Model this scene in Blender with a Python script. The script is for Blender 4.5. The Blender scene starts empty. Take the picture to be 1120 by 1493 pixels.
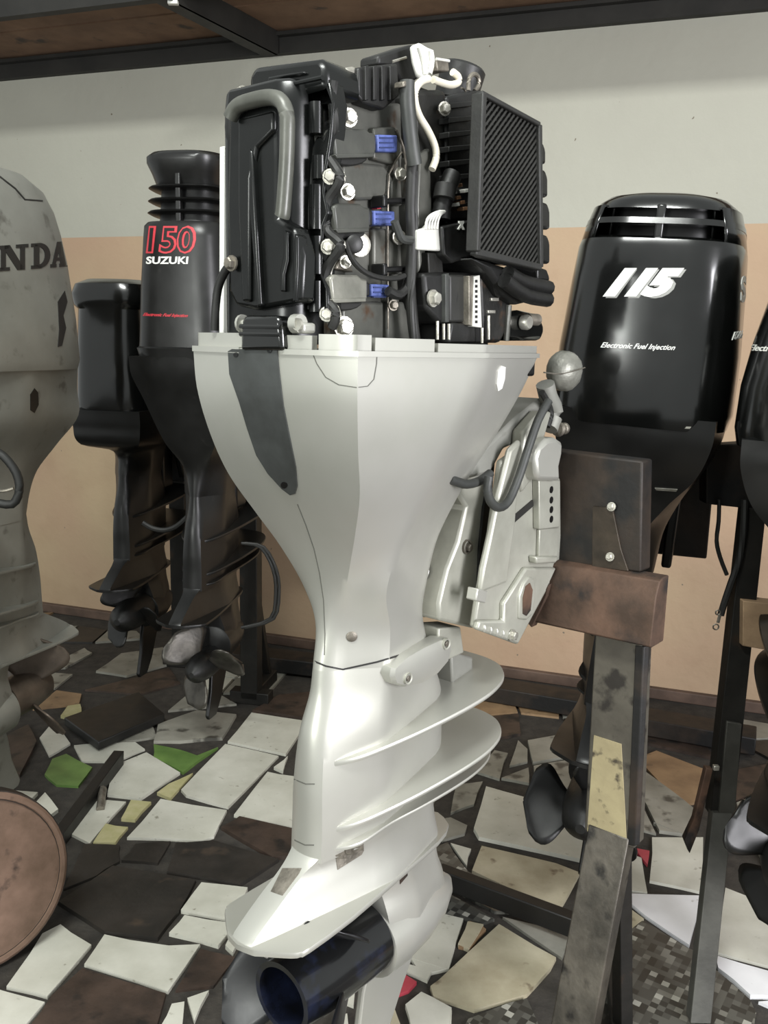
import bpy, bmesh, math, random
from mathutils import Vector, Matrix
from mathutils.bvhtree import BVHTree
random.seed(7)
SC = bpy.context.scene
COL = SC.collection
R = math.radians
V = Vector

# ---------------------------------------------------------------- camera
FPX, CH, PITCH, ROLL = 1300.0, 1.4, R(10.6), R(1.3)
FW = V((0, math.cos(PITCH), -math.sin(PITCH)))
_u0 = V((0, math.sin(PITCH), math.cos(PITCH))); _r0 = V((1, 0, 0))
RT = _r0*math.cos(ROLL) + _u0*math.sin(ROLL)
UP = _u0*math.cos(ROLL) - _r0*math.sin(ROLL)
CAM = V((0, 0, CH))
cd = bpy.data.cameras.new('camera'); cd.sensor_fit = 'VERTICAL'; cd.sensor_height = 36
cd.lens = FPX/1493*36; cd.clip_start = 0.05
camo = bpy.data.objects.new('camera', cd); COL.objects.link(camo)
camo.matrix_world = Matrix(((RT.x, UP.x, -FW.x, 0), (RT.y, UP.y, -FW.y, 0), (RT.z, UP.z, -FW.z, CH), (0, 0, 0, 1)))
SC.camera = camo
# ---------------------------------------------------------------- world, lamps, exposure
SC.view_settings.view_transform = 'Standard'; SC.view_settings.look = 'None'
SC.view_settings.gamma = 1; SC.view_settings.use_curve_mapping = False
SC.view_settings.exposure = 0.82
w = bpy.data.worlds.new('world'); SC.world = w; w.use_nodes = True
bg = w.node_tree.nodes['Background']; bg.inputs[0].default_value = (0.93, 0.97, 0.95, 1); bg.inputs[1].default_value = 0.38
def area(name, loc, target, sx, sy, power, col=(1, 1, 1)):
    l = bpy.data.lights.new(name, 'AREA'); l.shape = 'RECTANGLE'; l.size = sx; l.size_y = sy
    l.energy = power; l.color = col
    o = bpy.data.objects.new(name, l); COL.objects.link(o); o.location = loc
    o.rotation_euler = (V(target)-V(loc)).to_track_quat('-Z', 'Y').to_euler()
    return o
area('ceiling_tube_lamp', (-0.7, -0.4, 3.95), (0.0, 2.8, 1.0), 1.3, 0.3, 78, (0.97, 1, 0.96))
area('doorway_light', (2.4, -0.8, 1.5), (0.0, 1.4, 1.0), 0.9, 1.9, 92, (0.97, 0.96, 1))
area('left_fill_lamp', (-2.2, -1.6, 1.7), (-0.1, 1.4, 1.1), 1.0, 1.4, 42, (0.97, 1, 0.95))  # added fill from behind left to lift the cowl's rear face; no known window

# ---------------------------------------------------------------- helpers
def tag(o, label=None, cat=None, group=None, kind=None):
    if label: o['label'] = label
    if cat: o['category'] = cat
    if group: o['group'] = group
    if kind: o['kind'] = kind
    return o
def empty(name, loc=(0, 0, 0), rz=0.0, label=None, cat=None, group=None):
    o = bpy.data.objects.new(name, None); o.empty_display_size = .1; COL.objects.link(o)
    o.location = loc; o.rotation_euler = (0, 0, rz); tag(o, label, cat, group)
    return o
def mat4(o): return Matrix.Translation(o.location) @ o.rotation_euler.to_matrix().to_4x4()

class MB:
    def __init__(s): s.v = []; s.f = []
    def add(s, vs, fs):
        b = len(s.v); s.v += [V(p) for p in vs]; s.f += [tuple(i+b for i in f) for f in fs]; return s
    def box(s, c, d, rot=None, taper=1.0):
        x, y, z = d[0]/2, d[1]/2, d[2]/2
        p = [V((a*x*(taper if q > 0 else 1), b*y*(taper if q > 0 else 1), q*z)) for q in (-1, 1) for b in (-1, 1) for a in (-1, 1)]
        if rot is not None: p = [rot @ k for k in p]
        p = [k+V(c) for k in p]
        return s.add(p, [(0, 2, 3, 1), (4, 5, 7, 6), (0, 1, 5, 4), (2, 6, 7, 3), (0, 4, 6, 2), (1, 3, 7, 5)])
    def beam(s, a, b, w, h, up=(0, 0, 1)):
        a = V(a); b = V(b); d = (b-a).normalized(); sd = d.cross(V(up)).normalized(); u = sd.cross(d)
        p = [q + sd*i*w/2 + u*j*h/2 for q in (a, b) for j in (-1, 1) for i in (-1, 1)]
        return s.add(p, [(0, 1, 3, 2), (4, 6, 7, 5), (0, 4, 5, 1), (2, 3, 7, 6), (0, 2, 6, 4), (1, 5, 7, 3)])
    def prism(s, pts, off):
        n = len(pts); off = V(off); p = [V(q) for q in pts]; p += [q+off for q in p]
        return s.add(p, [tuple(range(n-1, -1, -1)), tuple(range(n, 2*n))] + [(i, (i+1) % n, n+(i+1) % n, n+i) for i in range(n)])
    def rings(s, rs, cap=True, closed=True):
        n = len(rs[0]); vs = [q for r in rs for q in r]; fs = []
        for k in range(len(rs)-1):
            for i in range(n if closed else n-1):
                j = (i+1) % n; fs.append((k*n+i, k*n+j, (k+1)*n+j, (k+1)*n+i))
        if cap: fs.append(tuple(range(n-1, -1, -1))); fs.append(tuple(range((len(rs)-1)*n, len(rs)*n)))
        return s.add(vs, fs)
    def tube(s, pts, r, n=8, smooth=3, cap=True):
        pts = [V(p) for p in pts]
        if smooth and len(pts) > 2: pts = crs(pts, smooth)
        rs = []; ref = V((0.13, 0.21, 0.97))
        for i, p in enumerate(pts):
            d = (pts[min(i+1, len(pts)-1)]-pts[max(i-1, 0)]).normalized()
            a = d.cross(ref)
            if a.length < 1e-3: a = d.cross(V((1, 0, 0)))
            a.normalize(); b = d.cross(a); ref = b.cross(d) if False else ref
            rr = r[min(int(i*len(r)/len(pts)), len(r)-1)] if isinstance(r, (list, tuple)) else r
            rs.append([p + a*rr*math.cos(t*2*math.pi/n) + b*rr*math.sin(t*2*math.pi/n) for t in range(n)])
        return s.rings(rs, cap)
    def lathe(s, o, ax, prof, n=24, cap=True):
        o = V(o); ax = V(ax).normalized(); a = ax.orthogonal().normalized(); b = ax.cross(a)
        return s.rings([[o+ax*d+(a*math.cos(t*2*math.pi/n)+b*math.sin(t*2*math.pi/n))*r for t in range(n)] for d, r in prof], cap)
    def disc(s, c, ax, r, h, n=14): return s.lathe(c, ax, [(0, r), (h*.8, r), (h, r*.85)], n)
    def bolt(s, c, ax, r):
        s.lathe(c, ax, [(0, r*1.35), (r*.35, r*1.35), (r*.36, r*.4)], 12)
        return s.lathe(V(c)+V(ax).normalized()*r*.3, ax, [(0, r), (r*.8, r), (r, r*.8)], 6)
    def ell(s, c, d, n=12, rot=None):
        rs = []
        for i in range(1, n):
            t = math.pi*i/n
            q = [V((d[0]*math.sin(t)*math.cos(2*math.pi*k/(2*n)), d[1]*math.sin(t)*math.sin(2*math.pi*k/(2*n)), -d[2]*math.cos(t))) for k in range(2*n)]
            if rot is not None: q = [rot @ a for a in q]
            rs.append([a+V(c) for a in q])
        return s.rings(rs)
    def build(s, name, m, parent=None, ang=38, bevel=0, solid=0, sub=0):
        me = bpy.data.meshes.new(name); me.from_pydata([tuple(p) for p in s.v], [], s.f)
        me.materials.append(m); bm = bmesh.new(); bm.from_mesh(me)
        if not solid: bmesh.ops.recalc_face_normals(bm, faces=bm.faces)
        for f in bm.faces: f.smooth = True
        for e in bm.edges:
            if len(e.link_faces) == 2 and e.calc_face_angle(0) > R(ang): e.smooth = False
        bm.to_mesh(me); bm.free()
        o = bpy.data.objects.new(name, me); COL.objects.link(o); o.parent = parent
        if solid:
            md = o.modifiers.new('solid', 'SOLIDIFY'); md.thickness = solid; md.offset = 0
        if bevel:
            md = o.modifiers.new('bevel', 'BEVEL'); md.width = bevel; md.segments = 2; md.limit_method = 'ANGLE'; md.angle_limit = R(35)
            md.harden_normals = False
        return o
def crs(p, k):
    out = []
    for i in range(len(p)-1):
        a = p[max(i-1, 0)]; b = p[i]; c = p[i+1]; d = p[min(i+2, len(p)-1)]
        for j in range(k):
            t = j/k
            out.append(0.5*((2*b)+(c-a)*t+(2*a-5*b+4*c-d)*t*t+(3*b-a-3*c+d)*t**3))
    out.append(p[-1]); return out

def lin(h):
    h = h.lstrip('#'); c = [int(h[i:i+2], 16)/255 for i in (0, 2, 4)]
    return tuple(x/12.92 if x < .04045 else ((x+.055)/1.055)**2.4 for x in c)+(1,)
def paint(h):
    c = lin(h); l = max(c[:3]); k = .55 if l < .05 else (.55+.45*min((l-.05)/.2, 1))
    return tuple(x*k for x in c[:3])+(1,)
MATS = {}
def mt(name, c1, c2=None, rough=.5, metal=0., scale=12., bump=0., spec=.5, detail=6, lo=.35, hi=.65, coat=0., c3=None, s3=60., rvar=.12, p3=.62):
    if name in MATS: return MATS[name]
    m = bpy.data.materials.new(name); m.use_nodes = True; nt = m.node_tree; n = nt.nodes; L = nt.links
    b = n['Principled BSDF']; b.inputs['Roughness'].default_value = rough; b.inputs['Metallic'].default_value = metal
    b.inputs['Specular IOR Level'].default_value = spec; b.inputs['Coat Weight'].default_value = coat; b.inputs['Coat Roughness'].default_value = .12
    tc = n.new('ShaderNodeTexCoord'); nz = n.new('ShaderNodeTexNoise'); nz.inputs['Scale'].default_value = scale; nz.inputs['Detail'].default_value = detail
    nz.inputs['Roughness'].default_value = .6
    L.new(tc.outputs['Object'], nz.inputs['Vector'])
    cr = n.new('ShaderNodeValToRGB'); cr.color_ramp.elements[0].position = lo; cr.color_ramp.elements[1].position = hi
    cr.color_ramp.elements[0].color = paint(c1); cr.color_ramp.elements[1].color = paint(c2 or c1)
    L.new(nz.outputs['Fac'], cr.inputs[0]); last = cr.outputs[0]
    if c3:
        n3 = n.new('ShaderNodeTexNoise'); n3.inputs['Scale'].default_value = s3; n3.inputs['Detail'].default_value = 5
        L.new(tc.outputs['Object'], n3.inputs['Vector'])
        r3 = n.new('ShaderNodeValToRGB'); r3.color_ramp.elements[0].position = p3; r3.color_ramp.elements[1].position = p3+.1
        L.new(n3.outputs['Fac'], r3.inputs[0])
        mx = n.new('ShaderNodeMix'); mx.data_type = 'RGBA'; L.new(r3.outputs[0], mx.inputs[0]); L.new(last, mx.inputs[6]); mx.inputs[7].default_value = paint(c3)
        last = mx.outputs[2]
    L.new(last, b.inputs['Base Color'])
    if rvar:
        mr = n.new('ShaderNodeMapRange'); mr.inputs[3].default_value = max(rough-rvar, .03); mr.inputs[4].default_value = min(rough+rvar, 1)
        n4 = n.new('ShaderNodeTexNoise'); n4.inputs['Scale'].default_value = scale*1.7; L.new(tc.outputs['Object'], n4.inputs['Vector'])
        L.new(n4.outputs['Fac'], mr.inputs[0]); L.new(mr.outputs[0], b.inputs['Roughness'])
    if bump:
        bp = n.new('ShaderNodeBump'); bp.inputs['Strength'].default_value = bump; bp.inputs['Distance'].default_value = .004
        n5 = n.new('ShaderNodeTexNoise'); n5.inputs['Scale'].default_value = scale*6; n5.inputs['Detail'].default_value = 4
        L.new(tc.outputs['Object'], n5.inputs['Vector']); L.new(n5.outputs['Fac'], bp.inputs['Height']); L.new(bp.outputs[0], b.inputs['Normal'])
    MATS[name] = m; return m
silver = mt('silver_paint', '#b4b4ab', '#bbbab3', .36, .56, 5, .02, rvar=.05)
silver_clean = mt('silver_bracket_paint', '#99998e', '#a8a89d', .42, .35, 14, .05)
silver_dull = mt('dull_silver_paint', '#84847d', '#94948d', .5, .3, 4, .08, c3='#75736c', s3=18)
silver_dirty = mt('dirty_silver_paint', '#5c5a53', '#77736a', .55, .25, 9, .12, c3='#3f3a33', s3=22)
inset_m = mt('grey_anodised_plate', '#4b4d4b', '#5d605f', .42, .35, 9, .04)
black_gloss = mt('gloss_black_paint', '#0f100f', '#151615', .2, 0, 6, .01, coat=.5, c3='#222220', s3=40, p3=.7)
black_soft = mt('satin_black_paint', '#161615', '#20201f', .36, 0, 8, .04, c3='#292826', s3=30, p3=.68)
black_valve = mt('black_cam_cover_paint', '#121413', '#191b1a', .27, .1, 10, .03)
black_plas = mt('black_plastic', '#141413', '#1e1e1c', .5, 0, 20, .1)
black_rub = mt('black_rubber', '#1d1d1b', '#282825', .6, 0, 15, .1)
grey_hose = mt('grey_rubber_hose', '#3c3e3c', '#4a4c49', .5, 0, 15, .06)
eng_grey = mt('engine_grey_paint', '#5c5d57', '#6f6f68', .42, .3, 12, .1, c3='#5b4634', s3=25)
eng_dark = mt('engine_dark_metal', '#232321', '#34332f', .5, .3, 18, .2, c3='#4b3a2c', s3=30)
coil_m = mt('coil_pack_plastic', '#4a4b47', '#555650', .45, .1, 20, .05)
coil_l = mt('coil_pack_worn', '#7b7b72', '#8d8c83', .42, .4, 20, .08)
blue_m = mt('blue_connector', '#3d4c7c', '#5562a0', .5, 0, 90, .1)
steel = mt('zinc_steel', '#a3a096', '#c5c3b9', .35, .7, 40, .1)
steel_d = mt('tarnished_steel', '#6c675e', '#8d877c', .45, .6, 40, .15)
rust = mt('rusty_steel', '#4a382b', '#6c5242', .75, .2, 9, .3, c3='#2d2622', s3=12, p3=.55)
rust_board = mt('dark_stained_steel', '#29241f', '#44372c', .6, .25, 9, .2, c3='#1c1b1a', s3=7, p3=.5)
rust_disc = mt('rusty_disc_iron', '#66503f', '#83695a', .7, .1, 6, .3, c3='#3a2c25', s3=14, p3=.58)
post_m = mt('worn_painted_steel', '#4b463e', '#656055', .6, .2, 6, .25, c3='#332e28', s3=20, p3=.55)
dark_iron = mt('dark_iron', '#262522', '#37342f', .55, .4, 8, .2, c3='#45372b', s3=16)
white_m = mt('white_plastic', '#c2c2bb', '#cbcbc4', .5, 0, 10)
cream_m = mt('cream_hose', '#cdc7b4', '#d8d3c2', .5, 0, 30)
tin = mt('white_board_paint', '#cfcfca', '#d8d8d3', .5, 0, 4)
wood_l = mt('pale_wood', '#8a7258', '#a58a6c', .7, 0, 14, .2)
wood_d = mt('shelf_board', '#6b513c', '#7d614a', .85, 0, 5, .2, c3='#4f4338', s3=9)
beam_m = mt('shelf_angle_iron', '#2b2a27', '#393733', .65, .2, 6, .15)
red_t = mt('red_decal', '#a8303a', rough=.5, rvar=0); white_t = mt('white_decal', '#dadad4', rough=.45, rvar=0)
dark_t = mt('dark_decal', '#2b2a28', rough=.5, rvar=0); seam = mt('seam_line_grey', '#65655e', rough=.7, rvar=0)  # seam: plain grey for the joint lines
blk_t = mt('black_decal', '#0e0e0e', rough=.4, rvar=0); amber = mt('copper_contacts', '#8f6748', '#b08a6c', .4, .5, 60)
prop_b = mt('black_propeller_blue_sheen', '#1e1f20', '#323a58', .22, .1, 7, .03, lo=.52, hi=.68, coat=.4)  # propeller: black, with the hub's blue sheen mixed into the colour
prop_s = mt('bare_steel_propeller', '#4c4944', '#69655e', .35, .6, 14, .08)
prop_g = mt('stained_propeller', '#5b5148', '#75685c', .5, .3, 10, .1)

# local frame of the main motor: x forward, s starboard (local -y), z up
TH = R(39); ORG = V((-.199, 1.182, 0))
FWD = V((math.sin(TH), math.cos(TH), 0)); STB = V((math.cos(TH), -math.sin(TH), 0))
def ray(px, py): return FW + RT*(px-560)/FPX - UP*(py-746.5)/FPX
def hit(px, py, P, n): r = ray(px, py); return CAM + r*((V(P)-CAM).dot(n)/r.dot(n))
def atz(px, py, z=0.): return hit(px, py, (0, 0, z), V((0, 0, 1)))
def aty(px, py, y): return hit(px, py, (0, y, 0), V((0, 1, 0)))
def tl(wv): d = V(wv)-ORG; return V((d.dot(FWD), -d.dot(STB), d.z))
def PS(px, py, s): return tl(hit(px, py, ORG+STB*s, STB))
def PX(px, py, x): return tl(hit(px, py, ORG+FWD*x, FWD))
AX = V((1, 0, 0)); AS = V((0, -1, 0)); AZ = V((0, 0, 1))

def bvh_of(objs):
    vs = []; fs = []
    for o, M in objs:
        b = len(vs); vs += [M @ v.co for v in o.data.vertices]; fs += [[i+b for i in p.vertices] for p in o.data.polygons]
    return BVHTree.FromPolygons(vs, fs)
def drape(bm, tfm, bvh, M, off, name, m, parent, step=6, skirt=.002):
    """a flat outline (bmesh in picture units) laid onto a curved body as a thin raised plate"""
    xs = [v.co.x for v in bm.verts]; ys = [v.co.y for v in bm.verts]
    for lo, hi, ax in ((min(xs), max(xs), 0), (min(ys), max(ys), 1)):
        k = lo+step
        while k < hi:
            co = V((0, 0, 0)); co[ax] = k; no = V((0, 0, 0)); no[ax] = 1
            bmesh.ops.bisect_plane(bm, geom=bm.verts[:]+bm.edges[:]+bm.faces[:], plane_co=co, plane_no=no); k += step
    bmesh.ops.triangulate(bm, faces=bm.faces[:])
    Mi = M.inverted(); bad = []; nrm = {}
    for v in bm.verts:
        px, py = tfm(v.co.x, v.co.y); r = ray(px, py).normalized()
        co, n, _, _ = bvh.ray_cast(CAM, r)
        if co is None:
            co, n, _, _ = bvh.find_nearest(CAM + r*1.6); bad.append(v)
        if n.dot(r) > 0: n = -n
        nrm[v] = (Mi.to_3x3() @ n); v.co = Mi @ (co + n*off)
    bmesh.ops.delete(bm, geom=bad, context='VERTS')
    be = [e for e in bm.edges if len(e.link_faces) == 1]
    if skirt:
        r = bmesh.ops.extrude_edge_only(bm, edges=be)
        src = {}
        for e in r['geom']:
            if isinstance(e, bmesh.types.BMFace):
                vs = list(e.verts)
        newv = [g for g in r['geom'] if isinstance(g, bmesh.types.BMVert)]
        for nv in newv:
            for e in nv.link_edges:
                o = e.other_vert(nv)
                if o in nrm and o not in newv: nv.co = o.co - nrm[o]*(off+skirt); break
    for f in bm.faces: f.smooth = False
    me = bpy.data.meshes.new(name); bm.to_mesh(me); bm.free(); me.materials.append(m)
    o = bpy.data.objects.new(name, me); COL.objects.link(o); o.parent = parent
    return o
def patch(pts, bvh, M, off, name, m, parent, step=6):
    bm = bmesh.new(); bm.faces.new([bm.verts.new((x, y, 0)) for x, y in pts])
    bmesh.ops.triangulate(bm, faces=bm.faces[:])
    return drape(bm, lambda x, y: (x, y), bvh, M, off, name, m, parent, step)
def stroke(pts, wd):
    """outline polygon of a polyline of given width"""
    L = []; Rr = []
    P = [V((x, y)) for x, y in pts]
    for i, p in enumerate(P):
        d = (P[min(i+1, len(P)-1)]-P[max(i-1, 0)]).normalized(); n = V((-d.y, d.x))
        L.append(tuple(p+n*wd/2)); Rr.append(tuple(p-n*wd/2))
    return L+Rr[::-1]
def text(body, BL, BR, TL, bvh, M, off, name, m, parent, bold=0., shear=0., step=.2, space=1.):
    c = bpy.data.curves.new(name, 'FONT'); c.body = body; c.size = 1; c.offset = bold; c.shear = shear; c.resolution_u = 3
    c.space_character = space
    o = bpy.data.objects.new(name, c); COL.objects.link(o)
    dg = bpy.context.evaluated_depsgraph_get(); me = bpy.data.meshes.new_from_object(o.evaluated_get(dg))
    bpy.data.objects.remove(o); bpy.data.curves.remove(c)
    bm = bmesh.new(); bm.from_mesh(me); bpy.data.meshes.remove(me)
    xs = [v.co.x for v in bm.verts]; ys = [v.co.y for v in bm.verts]; x0, x1, y0, y1 = min(xs), max(xs), min(ys), max(ys)
    def tf(x, y):
        u = (x-x0)/(x1-x0); v = (y-y0)/(y1-y0)
        return (BL[0]+u*(BR[0]-BL[0])+v*(TL[0]-BL[0]), BL[1]+u*(BR[1]-BL[1])+v*(TL[1]-BL[1]))
    return drape(bm, tf, bvh, M, off, name, m, parent, step, .0006)
# ---------------------------------------------------------------- the place: wall, floor, tiles, shelf
WN = V((math.sin(R(19)), math.cos(R(19)), 0)); WD = V((math.cos(R(19)), -math.sin(R(19)), 0)); WP = V((.5527, 3.6818, 0))
def atw(px, py, e=0.): return hit(px, py, WP-WN*e, WN)
def wall_mat():
    m = bpy.data.materials.new('two_tone_wall_paint'); m.use_nodes = True; nt = m.node_tree; n = nt.nodes; L = nt.links
    b = n['Principled BSDF']; b.inputs['Roughness'].default_value = .8
    tc = n.new('ShaderNodeTexCoord'); sp = n.new('ShaderNodeSeparateXYZ'); L.new(tc.outputs['Object'], sp.inputs[0])
    def noise(s, d=5):
        q = n.new('ShaderNodeTexNoise'); q.inputs['Scale'].default_value = s; q.inputs['Detail'].default_value = d; L.new(tc.outputs['Object'], q.inputs['Vector']); return q
    def ramp(src, a, b_, c1, c2):
        r = n.new('ShaderNodeValToRGB'); e = r.color_ramp.elements; e[0].position = a; e[1].position = b_; e[0].color = lin(c1); e[1].color = lin(c2); L.new(src, r.inputs[0]); return r.outputs[0]
    def mix(f, a, b_):
        q = n.new('ShaderNodeMix'); q.data_type = 'RGBA'; L.new(f, q.inputs[0]); L.new(a, q.inputs[6]); L.new(b_, q.inputs[7]); return q.outputs[2]
    upc = ramp(noise(1.6).outputs['Fac'], .3, .7, '#9f9d92', '#a8a79b')
    lo1 = ramp(noise(1.3).outputs['Fac'], .38, .62, '#a88d75', '#ad9a7c')
    lo2 = ramp(noise(5).outputs['Fac'], .5, .75, '#a88d75', '#93765f')
    st = n.new('ShaderNodeMath'); st.operation = 'MULTIPLY'; r2 = noise(3.1); L.new(r2.outputs['Fac'], st.inputs[0]); st.inputs[1].default_value = .75
    low = mix(st.outputs[0], lo1, lo2)
    gt = n.new('ShaderNodeMath'); gt.operation = 'GREATER_THAN'; L.new(sp.outputs[2], gt.inputs[0]); gt.inputs[1].default_value = 1.868
    c = mix(gt.outputs[0], low, upc)
    spk = ramp(noise(34, 2).outputs['Fac'], .765, .78, '#000000', '#ffffff')
    dk = n.new('ShaderNodeRGB'); dk.outputs[0].default_value = lin('#6d6558')
    L.new(mix(spk, c, dk.outputs[0]), b.inputs['Base Color'])
    bp = n.new('ShaderNodeBump'); bp.inputs['Strength'].default_value = .25; bp.inputs['Distance'].default_value = .01; L.new(noise(25).outputs['Fac'], bp.inputs['Height']); L.new(bp.outputs[0], b.inputs['Normal'])
    return m
mb = MB(); a = WP-WD*4; c = WP+WD*3.2
mb.prism([a, c, c+AZ*4.2, a+AZ*4.2], WN*.12)
tag(mb.build('wall_back', wall_mat()), kind='structure')
mb = MB(); mb.prism([a-WN*.0, c-WN*.0, c-WN*.0+AZ*.045, a-WN*.0+AZ*.045], -WN*.03)
tag(mb.build('baseboard_back', mt('baseboard_paint', '#57453a', '#6c574a', .7, 0, 8, .2), bevel=.004), kind='structure')
# floor slab (grout) with a tile object per broken piece
grout = mt('dark_grout', '#35312c', '#4a453e', .85, 0, 22, .4)
mb = MB(); mb.prism([(-4.2, -1.2, 0), (4.2, -1.2, 0), (4.2, 3.2, 0), (-4.2, 5.6, 0)], (0, 0, -.1))
floor_o = tag(mb.build('floor', grout), kind='structure')
T = {
 'w': mt('white_broken_tile', '#aeada1', '#c2c1b6', .42, 0, 7, .08, c3='#7f7b6c', s3=42, p3=.67),
 'W': mt('bright_white_tile', '#c9c9cb', '#d6d6d8', .35, 0, 7, .05, c3='#8f8d84', s3=45, p3=.7),
 'b': mt('beige_stone_tile', '#928a73', '#b3ac95', .48, 0, 6, .1, c3='#6d5f4b', s3=18, p3=.64),
 'g': mt('grey_stained_tile', '#77766d', '#8e8c82', .5, 0, 6, .1, c3='#54524b', s3=14, p3=.58),
 'd': mt('dark_slate_tile', '#2a2824', '#3d3833', .5, 0, 8, .3, c3='#504439', s3=10, p3=.6),
 'n': mt('brown_slate_tile', '#3a2f27', '#54443a', .55, 0, 9, .3, c3='#2a2521', s3=12, p3=.55),
 'o': mt('tan_tile', '#7c644b', '#92785a', .5, 0, 9, .12, c3='#5b4a3a', s3=20),
 'v': mt('green_tile', '#55733a', '#678445', .45, 0, 9, .05),
 'y': mt('yellow_green_tile', '#a09c70', '#aea882', .45, 0, 30, .05),
 'r': mt('red_tile', '#9c3440', '#a84450', .5, 0, 14, .05),
}
def mosaic_mat():
    m = bpy.data.materials.new('small_mosaic_sheet'); m.use_nodes = True; nt = m.node_tree; n = nt.nodes; L = nt.links
    b = n['Principled BSDF']; b.inputs['Roughness'].default_value = .35
    tc = n.new('ShaderNodeTexCoord'); mp = n.new('ShaderNodeMapping'); mp.inputs['Rotation'].default_value = (0, 0, .6); mp.inputs['Scale'].default_value = (62, 62, 62)
    L.new(tc.outputs['Object'], mp.inputs[0])
    fl = n.new('ShaderNodeVectorMath'); fl.operation = 'FLOOR'; L.new(mp.outputs[0], fl.inputs[0])
    wn = n.new('ShaderNodeTexWhiteNoise'); wn.noise_dimensions = '2D'; L.new(fl.outputs[0], wn.inputs['Vector'])
    cr = n.new('ShaderNodeValToRGB'); cr.color_ramp.interpolation = 'CONSTANT'
    for p, c in ((.0, '#2a2a27'), (.3, '#3d3d39'), (.6, '#4b4b46'), (.84, '#65645d'), (.96, '#94938a')):
        if p == 0: e = cr.color_ramp.elements[0]
        else: e = cr.color_ramp.elements.new(p)
        e.color = lin(c)
    cr.color_ramp.elements[-1].color = lin('#a3a298')
    L.new(wn.outputs['Value'], cr.inputs[0]); L.new(cr.outputs[0], b.inputs['Base Color'])
    fr = n.new('ShaderNodeVectorMath'); fr.operation = 'FRACTION'; L.new(mp.outputs[0], fr.inputs[0])
    return m
T['m'] = mosaic_mat()
def cL(p): return [(x*.4107, 900+y*.4107) for x, y in p]
def cR(p): return [(640+x*.4286, 940+y*.4286) for x, y in p]
def cB(p): return [(300+x*.3571, 1150+y*.3571) for x, y in p]
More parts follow.
